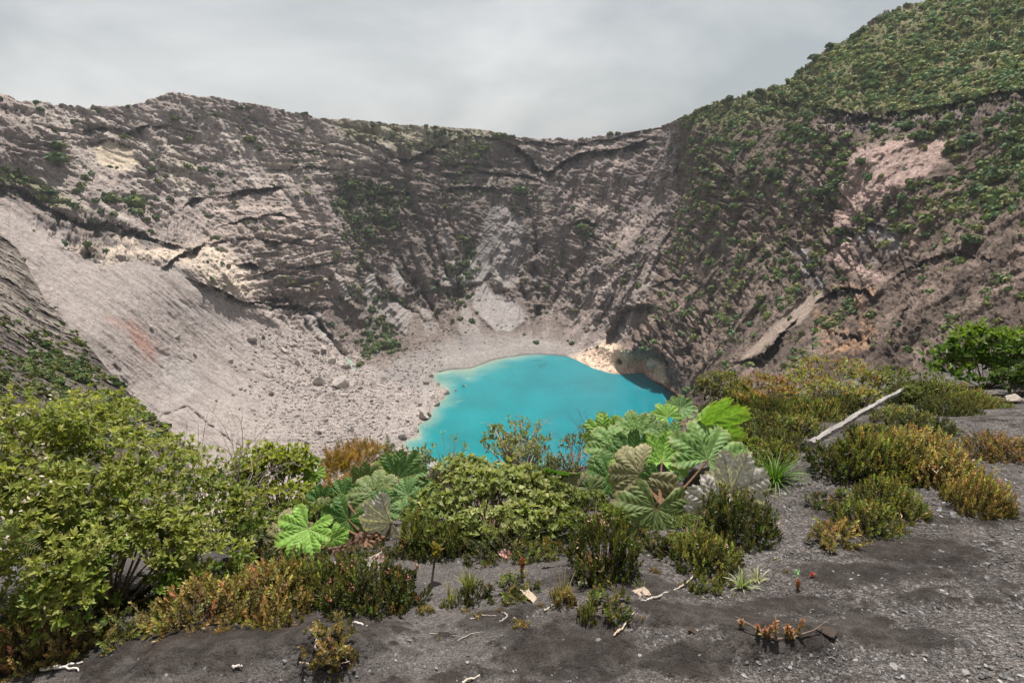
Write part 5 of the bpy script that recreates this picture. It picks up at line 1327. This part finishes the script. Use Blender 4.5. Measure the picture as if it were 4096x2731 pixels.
# rusty fern thicket
def fern_bush(label, blobs, n, L_, cols, base, name='fern_bush'):
    base = np.array(base, float); base[2] = float(G(base[0], base[1])); root = empty(name, base, label, 'fern')
    p, d, _, _ = blob_points([settle(b) for b in blobs], n, (.2, .95)); mb = MB(); sb = MB()
    k = 13; u = np.linspace(.12, 1, k)
    for i in range(n):
        ax = norm(d[i]*.9 + UPV*.7 + RNG.normal(0, .35, 3)); l = L_*random.uniform(.6, 1.2); q = p[i]-base
        cv = q + ax*((u-.6)*l)[:, None]; cv[:, 2] -= .28*l*u**2.2
        sb.tube(cv[::3], np.linspace(.0022, .001, len(cv[::3])), C3(.14, .08, .04), 3)
        t = norm(np.gradient(cv, axis=0)); sd = norm(np.cross(t, UPV+RNG.normal(0, .3, 3)))
        c = pal(cols, 1)[0]*random.uniform(.7, 1.3)
        for s_ in (-1, 1):
            w = l*.20*np.sin(np.clip(u*1.05, 0, 1)*np.pi*.92+.15)
            e_ = cv + sd*s_*w[:, None] + t*(w*.5)[:, None] - UPV*(w*.15)[:, None]
            b2 = cv + t*(l*.035); V = np.stack([cv, e_, b2], 1).reshape(-1, 3)
            mb.add(V, [np.arange(len(V)).reshape(-1, 3)], c)
    mb.build('fronds', M_LEAF, root); sb.build('stems', M_BARK, root); return root
fern_bush('rusty orange fern thicket above the lower umbrella plants, debris fan behind it', [(350, 462, 34, 22, 5.1), (338, 470, 26, 22, 5.0), (372, 452, 20, 16, 5.2), (362, 445, 14, 12, 5.25), (348, 484, 34, 16, 4.8)], 520, .17, [(.36, .19, .045), (.27, .165, .04), (.40, .24, .06), (.20, .17, .045)], at(350, 505, 4.9))
fern_bush('upright dark green fern beside the rusty fern thicket', [(389, 452, 10, 16, 5.2)], 16, .20, [(.07, .12, .03), (.09, .14, .035)], at(389, 478, 5.2), 'fern')
fern_bush('grey green ferny fronds at the left edge in the huge bush', [(14, 540, 22, 22, 3.1)], 16, .20, [(.13, .16, .06), (.10, .13, .05)], at(10, 570, 3.1), 'fern')
# the belt along the right rim
DK = [(.055, .062, .016), (.075, .078, .02), (.045, .055, .015)]
leafy_bush('leafy_bush', 'bright green glossy bush at the far right, largest on the right rim', [(985, 352, 34, 24, 12.2), (958, 362, 26, 18, 12.4), (1015, 350, 26, 22, 12.0), (985, 372, 40, 14, 12.0), (1038, 362, 24, 20, 12.0)], 620, .12, OVAL, [(.065, .12, .02), (.05, .10, .018), (.08, .13, .025)], hit(985, 388), m=6, stems=20, topc=[(.15, .21, .035), (.18, .24, .04)], aspect=.9)
leafy_bush('leafy_bush', 'dark green bush at the right edge just below the bright glossy one', [(1012, 384, 20, 12, 11), (1030, 380, 16, 16, 11)], 200, .08, OVAL, [(.05, .085, .02), (.07, .10, .025)], hit(1012, 396), m=6, stems=8)
leafy_bush('leafy_bush', 'dark olive bush at the left end of the right rim belt, touching the lake edge', [(722, 388, 26, 18, 10.5), (705, 392, 14, 12, 10.5), (738, 396, 18, 14, 10)], 430, .055, OVAL, DK, at(722, 408, 10.4), m=6, stems=10, topc=[(.22, .21, .055)])
leafy_bush('leafy_bush', 'orange red tipped shrub on the right rim next to the dark olive bush', [(762, 390, 26, 16, 10.5), (780, 398, 18, 12, 10), (752, 402, 18, 12, 10)], 400, .055, OVAL, [(.14, .10, .03), (.09, .085, .025), (.18, .09, .04)], at(762, 412, 10.2), m=6, stems=10, topc=[(.40, .18, .09), (.30, .19, .06), (.26, .24, .07)])
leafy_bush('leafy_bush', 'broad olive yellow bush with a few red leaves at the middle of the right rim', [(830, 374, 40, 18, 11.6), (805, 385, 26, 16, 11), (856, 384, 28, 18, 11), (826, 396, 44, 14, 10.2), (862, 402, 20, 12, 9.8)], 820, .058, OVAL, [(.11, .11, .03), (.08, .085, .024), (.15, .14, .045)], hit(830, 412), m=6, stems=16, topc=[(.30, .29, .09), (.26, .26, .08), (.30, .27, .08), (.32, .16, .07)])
leafy_bush('leafy_bush', 'dark spreading shrub between the olive yellow bush and the bright glossy bush', [(912, 384, 34, 14, 11), (890, 380, 22, 13, 11.3), (935, 392, 26, 10, 10.5), (900, 396, 26, 10, 10)], 520, .055, LANCE, [(.05, .062, .016), (.07, .08, .02), (.10, .11, .03)], hit(912, 402), m=7, stems=14, topc=[(.14, .16, .04)], aspect=1.4)
# ------------------------------------------------------------------ low heath shrubs
GH = 'low heath shrubs on the dark sand'
PINK, BLUSH = (.50, .16, .16), (.55, .36, .28)
HL = [
 (32, 654, 32, 30, 'orange', 'golden heath shrub in the bottom left corner, left of the white sticks', None), (78, 644, 27, 24, 'orange', 'golden heath shrub just above the white forked stick', None), (122, 636, 28, 20, 'olive', 'flat yellowish heath shrub between the black soil bank and the brown peat at left', None),
 (200, 622, 44, 32, 'orange', 'wide orange tipped heath shrub under the right end of the huge green bush', None), (262, 610, 44, 38, 'orange', 'large orange heath shrub above the small hollow of black sand', None), (300, 596, 38, 36, 'olive', 'olive heath shrub below the dry stalk bundle', None), (276, 628, 22, 30, 'orange', 'orange heath shrub hanging over the brown peat edge', None),
 (370, 606, 42, 46, 'dark', 'dark heath shrub dotted with pink flowers left of the black stemmed seedling', (9, PINK)), (402, 600, 30, 36, 'dark', 'small dark heath with pink blossom at its right side', (5, PINK)), (336, 598, 32, 40, 'dark', 'dark heath shrub beneath the hanging umbrella leaf', None),
 (248, 622, 10, 12, 'orange', 'small orange sprig alone in the hollow of black sand', None), (222, 634, 8, 9, 'red', 'tiny coral red sprig on the brown peat', None), (326, 642, 26, 22, 'orange', 'orange heath shrub with bare white roots below it at the lower left', None), (340, 664, 16, 20, 'orange', 'thin heath growing from the tangled roots at the bottom edge', None),
 (472, 600, 17, 24, 'dark', 'dark little heath with grass behind it on the centre sand', None), (515, 594, 25, 20, 'olive', 'heath shrub with one tall red tip on the centre sand', None), (562, 604, 13, 24, 'orange', 'narrow orange heath beside a white paper scrap', None), (608, 608, 25, 22, 'olive', 'heath shrub on the crest of the dark sand right of centre', None), (586, 620, 10, 24, 'olive', 'upright spindly heath on the sand below the crest', None),
 (604, 566, 38, 54, 'dark', 'tall dark heath with pale blossoms left of the giant front leaf', (8, BLUSH)), (590, 580, 24, 30, 'dark', 'dark heath spilling onto the sand below the tall dark one', (4, BLUSH)), (736, 534, 38, 46, 'dark', 'dark heath mound in front of the grey dead umbrella leaf', (7, BLUSH)), (706, 566, 32, 34, 'olive', 'olive heath at the foot of the dark mound, red flower beside it', (4, BLUSH)), (672, 552, 24, 20, 'dark', 'dark heath in the shade right under the giant front leaf', None), (704, 590, 18, 18, 'olive', 'small heath over the thin white root', None), (724, 584, 10, 12, 'olive', 'tiny heath sprig left of the pale grass tuft', None),
 (918, 468, 46, 36, 'orange', 'broad golden heath mat on the right slope, brightest of the mats', None), (880, 468, 42, 36, 'olive', 'thick olive heath at the left part of the golden mat', None), (948, 482, 30, 30, 'orange', 'golden heath with bare roots at the lower right of the mat', None), (848, 470, 34, 32, 'dark', 'dark heath against the lower end of the wooden pole', None), (978, 510, 22, 40, 'orange', 'straggling heath farthest down the right gravel slope', None), (1004, 458, 28, 22, 'red', 'reddish heath at the right edge above the gravel', None),
 (888, 508, 28, 32, 'olive', 'heath trailing downhill from the golden mat with exposed roots', None), (866, 528, 30, 30, 'olive', 'heath in the middle of the trailing row on the gravel', None), (840, 544, 26, 26, 'orange', 'lowest heath of the trailing row, rounded and golden', None), (908, 518, 20, 24, 'olive', 'thin heath with a curved white root on the right gravel', None), (828, 508, 20, 16, 'dark', 'flat dark heath on the sand between grass clump and trailing row', None), (850, 500, 16, 14, 'olive', 'flat olive heath sprig touching the trailing row', None), (960, 500, 14, 22, 'orange', 'small golden heath between the mat and the straggling one', None),
 (505, 556, 40, 22, 'dark', 'flat dark heath below the heart leaved bush by the pink scrap', None), (536, 560, 24, 22, 'olive', 'olive heath right of the pink paper scrap', None), (440, 552, 30, 34, 'dark', 'dark heath under the dry grass at the dead silver leaf', None), (415, 545, 16, 40, 'olive', 'knobbly pale tipped heath growing in front of the dead silver leaf', None), (460, 548, 22, 24, 'dark', 'dark sprigs at the left foot of the heart leaved bush', None)]
for x, y, w, h, p_, lab, fl in HL: heath(x, y, w, h*(.82 if x > 820 else 1), p_, lab, GH, fl)
CARPET = [(742, 428, 24, 15), (768, 430, 24, 14), (798, 434, 26, 14), (758, 446, 24, 15), (786, 450, 22, 14), (818, 444, 24, 15), (846, 428, 26, 15), (872, 420, 26, 14), (902, 424, 22, 12), (926, 432, 24, 13), (950, 414, 22, 11), (980, 408, 20, 10), (730, 446, 22, 16), (778, 416, 26, 15), (812, 418, 26, 15), (838, 412, 24, 14), (866, 408, 24, 13), (748, 412, 24, 15), (720, 420, 20, 16), (800, 462, 20, 14), (776, 462, 22, 16), (895, 410, 22, 12), (832, 456, 18, 14), (870, 440, 20, 12), (892, 446, 24, 13), (925, 402, 26, 12), (955, 400, 24, 10)]
for i, (x, y, w, h) in enumerate(CARPET):
    beyond = x + 1.55*(y-397) < 903
    ln_ = (x-808)*(-58) - (y-457)*95
    if abs(ln_)/111 < 15 and 795 < x < 925: continue
    heath(x, y, w*1.1, h*1.25, ('dark', 'dark', 'olive')[i % 3], 'low dark shrub in the heath carpet left of the wooden pole' if beyond else 'low dark shrub in the heath patch right of the wooden pole', 'heath carpet around the wooden pole')
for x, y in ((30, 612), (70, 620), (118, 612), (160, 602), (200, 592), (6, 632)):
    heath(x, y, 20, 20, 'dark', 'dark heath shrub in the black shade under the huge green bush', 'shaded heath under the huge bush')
for i, (x, y, w) in enumerate([(640, 620, 6), (655, 572, 6), (628, 583, 5), (478, 618, 7), (500, 612, 5), (447, 606, 8), (425, 612, 9), (395, 612, 10), (362, 616, 9), (465, 612, 6), (540, 606, 5), (735, 596, 4), (776, 560, 3), (786, 572, 4), (438, 640, 5), (520, 628, 10), (680, 586, 5)]):
    heath(x, y, w, w*1.2, ('orange', 'red', 'olive')[i % 3], 'tiny heath sprig sprouting from the bare dark sand', 'tiny heath sprigs on the sand')

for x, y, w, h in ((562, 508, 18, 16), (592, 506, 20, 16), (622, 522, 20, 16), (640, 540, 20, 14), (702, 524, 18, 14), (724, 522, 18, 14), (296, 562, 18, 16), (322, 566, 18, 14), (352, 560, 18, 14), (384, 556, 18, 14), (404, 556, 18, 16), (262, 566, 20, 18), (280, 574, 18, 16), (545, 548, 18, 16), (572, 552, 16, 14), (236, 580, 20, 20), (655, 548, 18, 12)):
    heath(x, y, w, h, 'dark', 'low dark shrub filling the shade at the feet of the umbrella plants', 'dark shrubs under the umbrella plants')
# filling foliage of the belt
FIL = [('dark leafy shrub in the gap between the huge bush and the bright yellow green bush', [(246, 512, 22, 30, 4.4), (258, 534, 24, 22, 4.2), (240, 540, 20, 22, 4.0)], 330, .034, LANCE, on_ground(250, 560)),
 ('green leafy shrub behind the bright umbrella leaf', [(300, 520, 26, 20, 4.4), (330, 508, 18, 16, 4.5)], 220, .032, OVAL, on_ground(310, 545)),
 ('dark leafy shrub between the dead silver leaf and the heart leaved bush', [(420, 528, 20, 20, 4.2), (434, 540, 22, 16, 4.0)], 240, .026, OVAL, on_ground(424, 556)),
 ('dark shrub behind the tall dark heath, right of the heart leaved bush', [(566, 505, 26, 20, 4.6), (590, 510, 24, 20, 4.5), (610, 522, 20, 18, 4.3), (575, 528, 24, 16, 4.2)], 560, .026, OVAL, on_ground(585, 545)),
 ('dark low shrub in the shade between the giant front leaf and the grey leaves', [(690, 530, 20, 16, 4.2), (680, 545, 18, 12, 4.0)], 190, .024, LANCE, on_ground(688, 556)),
 ('small leaved light green shrub right of the upright cupped umbrella leaf', [(728, 440, 26, 14, 7.2), (748, 448, 20, 12, 7.0), (712, 446, 14, 10, 6.8)], 420, .034, OVAL, on_ground(730, 458)),
 ('olive shrub between the giant rosette and the long green grass', [(752, 458, 16, 14, 6.2), (762, 470, 14, 12, 5.8)], 200, .028, LANCE, on_ground(756, 482)),
 ('low green shrub on the lip left of the bare grey twigs', [(470, 470, 18, 12, 5.2), (535, 478, 22, 14, 5.0), (552, 490, 20, 14, 4.9)], 260, .03, OVAL, on_ground(540, 505))]
for i, (lab, bl, n_, le, tm, ba) in enumerate(FIL):
    leafy_bush('leafy_bush', lab, bl, n_, le, tm, YG if 'light' in lab else [(.07, .10, .025), (.05, .075, .02), (.10, .12, .03)], ba, m=6, stems=12, topc=[(.20, .22, .05), (.15, .18, .04)], aspect=1.2, stem_r=.006)
# seedlings with a bare dark stem
def seedling(pts, tufts, label, tipc, D=None, leafy=True):
    q = on_ground(*pts[0]); D = np.linalg.norm(q); root = empty('seedling', q, label, 'plant'); mb, sb = MB(), MB()
    cv = np.array([at(x, y, D) for x, y in pts]) - q; sb.tube(cv, np.linspace(.007, .003, len(cv)), C3(.05, .035, .028), 6); sb.build('stem', M_BARK, root)
    u = np.linspace(0, 1, 40); cs = np.stack([np.interp(u, np.linspace(0, 1, len(cv)), cv[:, k]) for k in range(3)], -1); t = norm(np.gradient(cs, axis=0))
    for a, b, L_ in tufts:
        m = (u >= a) & (u <= b); n = m.sum(); c = np.array((.06, .07, .02))*(1-u[m][:, None]) + np.array(tipc)*u[m][:, None]
        fan_leaves(mb, cs[m], t[m], 7, L_, OVAL, c, (.5, 1.2))
    mb.build('foliage', M_LEAF, root); return root
seedling([(431, 588), (433, 572), (435, 558), (436, 548)], [(.7, 1, .035), (.95, 1, .05)], 'seedling with a bare black stem and one leafy head on the bare sand', (.24, .19, .05))
seedling([(575, 567), (568, 552), (558, 543), (546, 539)], [(.1, .95, .016), (.9, 1, .03)], 'bent seedling leaning left out of the tall dark heath', (.22, .17, .05))
seedling([(521, 580), (522, 567), (523, 559)], [(.3, 1, .018)], 'upright red tipped sprig on the centre sand', (.30, .08, .06))
seedling([(798, 592), (798, 580)], [(.4, 1, .014)], 'single red bud sprig alone on the right gravel', (.36, .12, .07))
# spreading plant on the peat mound
q = on_ground(772, 640); Dm = np.linalg.norm(q)
def onp(x, y): return on_ground(x, min(y, 640)+ (4 if y > 630 else 0), .012) if y > 600 else at(x, y, Dm)
root = empty('heath_plant', q, 'pink and orange tipped plant with a long bare twig on the peat mound', 'shrub'); sb, mb = MB(), MB()
sb.tube(np.array([on_ground(x, y, z_) for x, y, z_ in ((733, 628, .06), (748, 632, .04), (762, 637, .02), (776, 641, .01), (795, 639, .015), (812, 636, .03), (828, 630, .06))]) - q, [.0015, .003, .004, .005, .004, .0025, .001], C3(.15, .11, .085), 6)
sb.tube(np.array([at(x, y, Dm*.993) for x, y in ((776, 634), (776, 624), (775, 612))]) - q, [.005, .004, .002], C3(.22, .15, .11), 5)
for x, y, h in ((740, 622, 7), (757, 628, 9), (775, 632, 17), (786, 630, 11), (796, 629, 15), (764, 632, 8), (790, 634, 9), (768, 632, 12)):
    c0 = on_ground(x, y+7, .012) - q; n = 18; cs = c0 + (np.array([random.uniform(-.2, .2), 0, 1.0])*np.linspace(0, h*Dm/F, n)[:, None]); u = np.linspace(0, 1, n)[:, None]
    fan_leaves(mb, cs, np.tile(UPV, (n, 1)), 3, .016, OVAL, np.array((.26, .19, .06))*(1-u)+np.array((.38, .18, .11))*u, (.6, 1.3))
sb.build('twigs', M_BARK, root); mb.build('foliage', M_LEAF, root)

# grass
tuft(415, 546, 34, 90, 'dry yellow grass growing beside the dead silver umbrella leaf', (.14, .16, .05), (.36, .33, .16), .5)
tuft(774, 482, 42, 120, 'long bright green grass clump between the giant umbrella leaves and the pole', (.05, .11, .02), (.15, .24, .05), 1.0, droop=.7, w=.006)
tuft(756, 494, 26, 50, 'dry straw coloured blades sprawling below the long green grass', (.20, .17, .09), (.36, .30, .19), 1.4)
tuft(692, 548, 30, 60, 'dark green grass in the shade below the giant front leaf', (.05, .09, .02), (.14, .18, .05), .7)
tuft(742, 586, 18, 60, 'pale green grass tuft alone on the gravel', (.20, .25, .12), (.45, .46, .30), .9)
tuft(757, 580, 14, 26, 'smaller whitish grass tuft touching the pale green one', (.24, .25, .15), (.48, .46, .34), .9)
tuft(470, 588, 22, 50, 'green and straw grass tuft on the bare centre sand', (.14, .18, .05), (.38, .36, .18), .7)
tuft(563, 600, 30, 26, 'sparse straw grass beside the white paper scrap', (.20, .17, .08), (.36, .28, .18), .45)
tuft(450, 600, 18, 24, 'thin straw grass in the heath row left of centre', (.16, .16, .06), (.36, .32, .17), .5)
tuft(554, 536, 26, 50, 'yellow green grass between heart leaved bush and tall dark heath', (.12, .16, .04), (.32, .31, .12), .5)
tuft(640, 588, 10, 16, 'short grass by the thin white root', (.14, .17, .06), (.36, .36, .2), .6)
tuft(890, 416, 14, 40, 'fresh green grass tuft in the heath carpet right of centre', (.08, .15, .03), (.2, .28, .07), .9, w=.008)
tuft(802, 420, 14, 40, 'fresh green grass tuft in the heath carpet by the olive yellow bush', (.08, .15, .03), (.2, .28, .07), .9, w=.008)
tuft(935, 388, 14, 40, 'yellow green grass at the edge of the upper bare sand', (.12, .17, .04), (.28, .30, .1), .8, w=.01)
tuft(330, 602, 26, 70, 'pale dry grass between the orange heath and the hanging umbrella leaf', (.22, .19, .1), (.42, .36, .24), .7)
tuft(712, 560, 24, 26, 'thin green blades beside the red flower', (.08, .12, .03), (.2, .24, .07), .6)
tuft(165, 632, 14, 14, 'wispy grass at the end of the flat yellowish heath', (.16, .17, .06), (.32, .28, .12), .6)
tuft(797, 575, 5, 14, 'tiny bright green seedling grass on the right gravel', (.12, .28, .08), (.2, .38, .12), 1.2)

# red flowers
def red_flower(px, py, h, label):
    q = on_ground(px, py); k = np.linalg.norm(q)/F; root = empty('red_flower', q, label, 'flower'); sb, mb = MB(), MB(); t = np.array([.01, 0, h*k])
    sb.tube([np.zeros(3), t*.5+np.array([.006, 0, 0]), t], [.003, .0025, .002], C3(.10, .12, .04), 5)
    fan_leaves(mb, np.array([t, t-np.array([0, 0, .012])]), np.tile(UPV, (2, 1)), 6, .022, OVAL, np.tile(np.array([[.55, .09, .06]]), (2, 1)), (.3, 1.0)); sb.build('stem', M_BARK, root); mb.build('petals', M_PETAL, root)
red_flower(690, 548, 14, 'coral red wild flower in the grass below the giant front leaf')
red_flower(583, 520, 10, 'small red flower in the dark heath left of the giant front leaf')
red_flower(809, 578, 5, 'red leaf bud lying low on the right gravel')

# ------------------------------------------------------------------ wood, roots, scraps
def wood_mat():
    m, nt, N, L = new_mat('weathered_wood'); out = node(nt, 'ShaderNodeOutputMaterial'); b = node(nt, 'ShaderNodeBsdfPrincipled', Roughness=.85); tcn = node(nt, 'ShaderNodeTexCoord')
    mp = node(nt, 'ShaderNodeMapping'); mp.inputs['Scale'].default_value = (1.2, 38, 38); L.new(tcn.outputs['Object'], mp.inputs['Vector']); nn = noise(nt, 1.6, 5, .65, mp.outputs[0]); cr_ = node(nt, 'ShaderNodeValToRGB')
    cr_.color_ramp.elements[0].position = .32; cr_.color_ramp.elements[0].color = (.10, .088, .08, 1); cr_.color_ramp.elements[1].position = .62; cr_.color_ramp.elements[1].color = (.27, .25, .235, 1)
    L.new(nn.outputs['Fac'], cr_.inputs['Fac']); L.new(cr_.outputs[0], b.inputs['Base Color']); bp = node(nt, 'ShaderNodeBump', Distance=.01, Strength=.6); L.new(nn.outputs['Fac'], bp.inputs['Height']); L.new(bp.outputs[0], b.inputs['Normal']); L.new(b.outputs[0], out.inputs['Surface']); return m
A_ = on_ground(808, 459, .13); B_ = on_ground(903, 399, .20); ax = B_ - A_; Ln = np.linalg.norm(ax)
n = 60; u = np.linspace(0, 1, n); prof = np.array([(-.9, -1), (.9, -1), (1, -.9), (1, .9), (.9, 1), (-.9, 1), (-1, .9), (-1, -.9)])
hw = .022*(1+.10*fbm(u*9, .3, .3, 3, 190)+.05*np.sin(u*5)); V = np.stack([np.repeat(u*Ln, 8), (hw[:, None]*prof[None, :, 0]).ravel() + np.repeat(.015*np.sin(u*3.3)+.005*np.sin(u*21), 8), (hw[:, None]*.85*prof[None, :, 1]).ravel() + np.repeat(.01*np.sin(u*4+1), 8)], -1); V[:, 1:] += .003*RNG.normal(size=(len(V), 2))
q = [(i*8+j, i*8+(j+1) % 8, (i+1)*8+(j+1) % 8, (i+1)*8+j) for i in range(n-1) for j in range(8)]
pole = make_mesh('wooden_pole', V, [np.array(q), np.arange(8)[::-1][None], (np.arange(8)+(n-1)*8)[None]], wood_mat(), smooth_shade=False); pole.location = A_; pole.rotation_mode = 'QUATERNION'; pole.rotation_quaternion = Vector(ax).to_track_quat('X', 'Z'); tag(pole, 'long weathered grey wooden pole lying slanted across the heath on the right slope', 'pole')
def stick(name, lines, r, c, label, cat='stick', group=None, lift=.008):
    mb = MB(); o0 = on_ground(*lines[0][0])
    for ln in lines:
        w = np.array([on_ground(x, y, lift) for x, y in ln]); 
        if len(w) == 2: w = np.stack([w[0], (w[0]+w[1])/2 + np.array([0, 0, .006]), w[1]])
        r = r*.8
        w = np.concatenate([np.linspace(w[i_], w[i_+1], 6)[:(6 if i_ == len(w)-2 else 5)] for i_ in range(len(w)-1)]); w = w + RNG.normal(0, r*.45, w.shape)
        mb.tube(w - o0, np.linspace(r, r*.4, len(w))*RNG.uniform(.75, 1.2, len(w)), np.asarray(c)*random.uniform(.85, 1.1), 6)
    o = mb.build(name, M_BARK); o.location = o0; return tag(o, label, cat, group)
stick('stick', [[(43, 670), (60, 668), (86, 663)], [(58, 667), (70, 668), (79, 671)]], .010, C3(.50, .46, .42), 'white forked stick on the sand in the bottom left corner')
stick('stick', [[(352, 624), (367, 627)]], .008, C3(.45, .42, .39), 'short white stick beside the orange heath at lower left')
stick('stick', [[(336, 652), (352, 645)]], .008, C3(.50, .40, .30), 'short tan stick above the tangled roots at the bottom edge')
stick('stick', [[(462, 684), (474, 678), (486, 671)]], .008, C3(.40, .35, .29), 'pale splintered stick at the bottom edge near the centre')
stick('stick', [[(618, 634), (627, 622), (634, 613)], [(614, 636), (619, 630)]], .006, C3(.46, .36, .27), 'tan stick poking out of the peat clump right of centre')
stick('stick', [[(737, 622), (749, 624)]], .006, C3(.40, .33, .27), 'little grey stick left of the pink tipped plant')
stick('stick', [[(233, 668), (243, 667)]], .007, C3(.40, .37, .33), 'tiny white stick on the brown peat at lower left')
stick('root', [[(642, 602), (655, 598), (668, 593), (680, 588), (690, 580), (697, 573), (704, 566), (710, 556)]], .007, C3(.38, .34, .30), 'long thin white root winding up the sand to the olive heath', 'root')
stick('root', [[(543, 612), (552, 606), (560, 601)], [(551, 606), (556, 603)]], .007, C3(.32, .28, .25), 'pale dead root behind the narrow orange heath', 'root')
stick('root', [[(470, 620), (482, 616), (496, 616)]], .004, C3(.40, .33, .28), 'thin straight root on the sand at centre', 'root')
stick('root', [[(500, 622), (508, 617), (516, 620), (518, 626)], [(508, 617), (502, 613)]], .005, C3(.33, .28, .24), 'curled pale root below the orange sprig at centre', 'root')
stick('root', [[(458, 641), (472, 634), (480, 633)], [(430, 634), (450, 636), (462, 637)]], .003, C3(.33, .30, .26), 'wispy white root on the sand left of centre', 'root')
stick('root', [[(318, 640), (316, 652), (322, 664), (316, 676)], [(322, 664), (334, 670), (350, 668)], [(300, 668), (316, 670), (322, 664)], [(346, 648), (345, 662), (352, 672)]], .006, C3(.36, .28, .22), 'tangle of bare roots hanging over the peat edge at the bottom left', 'root', lift=.03)
stick('root', [[(878, 482), (884, 496), (892, 505), (897, 514), (900, 524)], [(884, 496), (880, 510), (888, 520)]], .008, C3(.36, .28, .21), 'bare curved roots below the golden heath mat', 'root', lift=.04)
stick('root', [[(920, 462), (924, 478), (932, 488), (938, 480)], [(912, 446), (914, 462), (910, 476)]], .008, C3(.42, .34, .26), 'bare stems arching out of the golden heath mat', 'root', lift=.12)
stick('stick', [[(895, 436), (904, 430), (916, 422)], [(904, 430), (916, 432), (924, 436)]], .012, C3(.55, .48, .42), 'pale forked branch on the sand right of the wooden pole')
def scrap(px, py, w, h, c, label, name='paper_scrap', cat='litter', seed=0, mat=None, lift=.01):
    q = on_ground(px, py); k = np.linalg.norm(q)/F; n = 14; a, b = np.meshgrid(np.linspace(-1, 1, n), np.linspace(-1, 1, n), indexing='ij')
    rr_ = 1+.35*fbm(a*2, b*2, seed, 3, 200+seed); z = .9*np.abs(fbm(a*1.6+seed, b*1.6, .4, 3, 210+seed, .6)) + .25*fbm(a*6, b*6, seed, 2, 220)
    V = np.stack([a*w*k*rr_, b*w*k*.6*rr_, lift + z*h*k*1.4], -1).reshape(-1, 3); cc = np.broadcast_to(np.asarray(c), (len(V), 3))*(1+.25*fbm(a*3, b*3, seed, 3, 230).reshape(-1, 1)*2)
    o = make_mesh(name, V, [grid_faces(n, n)], mat or M_PETAL, cc, smooth_shade=False); o.location = q; o.rotation_euler = (random.uniform(-.1, .5), 0, random.uniform(0, 3)); return tag(o, label, cat)
scrap(505, 556, 8, 8, (.72, .46, .45), 'crumpled pinkish white paper scrap at the foot of the heart leaved bush', seed=1)
scrap(582, 584, 4, 7, (.75, .70, .68), 'small white paper scrap standing beside the narrow orange heath', seed=2)
scrap(345, 573, 20, 14, (.40, .36, .33), 'shrivelled white grey dead umbrella leaf lying below the hanging leaf', 'dead_leaf', 'leaf', 3)
scrap(372, 566, 14, 9, (.36, .32, .29), 'crumpled pale dead leaf right of the shrivelled white one', 'dead_leaf', 'leaf', 4)
scrap(356, 546, 14, 10, (.13, .075, .055), 'curled brown dead leaves under the dark ribbed umbrella leaf', 'dead_leaf', 'leaf', 5)
scrap(340, 552, 10, 8, (.20, .13, .10), 'reddish brown dead leaf on the soil left of the curled brown ones', 'dead_leaf', 'leaf', 6)
scrap(752, 459, 14, 9, (.50, .40, .33), 'pale tan dead umbrella leaf right of the giant rosette', 'dead_leaf', 'leaf', 7)
scrap(766, 449, 8, 12, (.48, .34, .26), 'upright pinkish tan dead leaf above the long green grass', 'dead_leaf', 'leaf', 8)
scrap(530, 598, 10, 3, (.45, .36, .27), 'flat tan dead leaf under the heath with the tall red tip', 'dead_leaf', 'leaf', 9)
scrap(640, 587+7, 8, 2, (.42, .33, .26), 'flat tan leaf strip on the sand above the white root', 'dead_leaf', 'leaf', 10)

# ------------------------------------------------------------------ the air of the crater
def haze_box():
    m, nt, N, L = new_mat('haze_air'); out = node(nt, 'ShaderNodeOutputMaterial'); v = node(nt, 'ShaderNodeVolumePrincipled')
    v.inputs['Color'].default_value = (.80, .84, .92, 1); v.inputs['Density'].default_value = HAZE; v.inputs['Anisotropy'].default_value = .0
    L.new(v.outputs[0], out.inputs['Volume'])
    x0, x1, y0, y1, z0, z1 = -760, 760, -330, 1250, -420, 330
    V = np.array([(x, y, z) for x in (x0, x1) for y in (y0, y1) for z in (z0, z1)], float)
    q = np.array([(0, 1, 3, 2), (4, 6, 7, 5), (0, 4, 5, 1), (2, 3, 7, 6), (0, 2, 6, 4), (1, 5, 7, 3)])
    o = make_mesh('haze', V, [q], m, smooth_shade=False); tag(o, kind='stuff')
HAZE = 0.00007
haze_box()
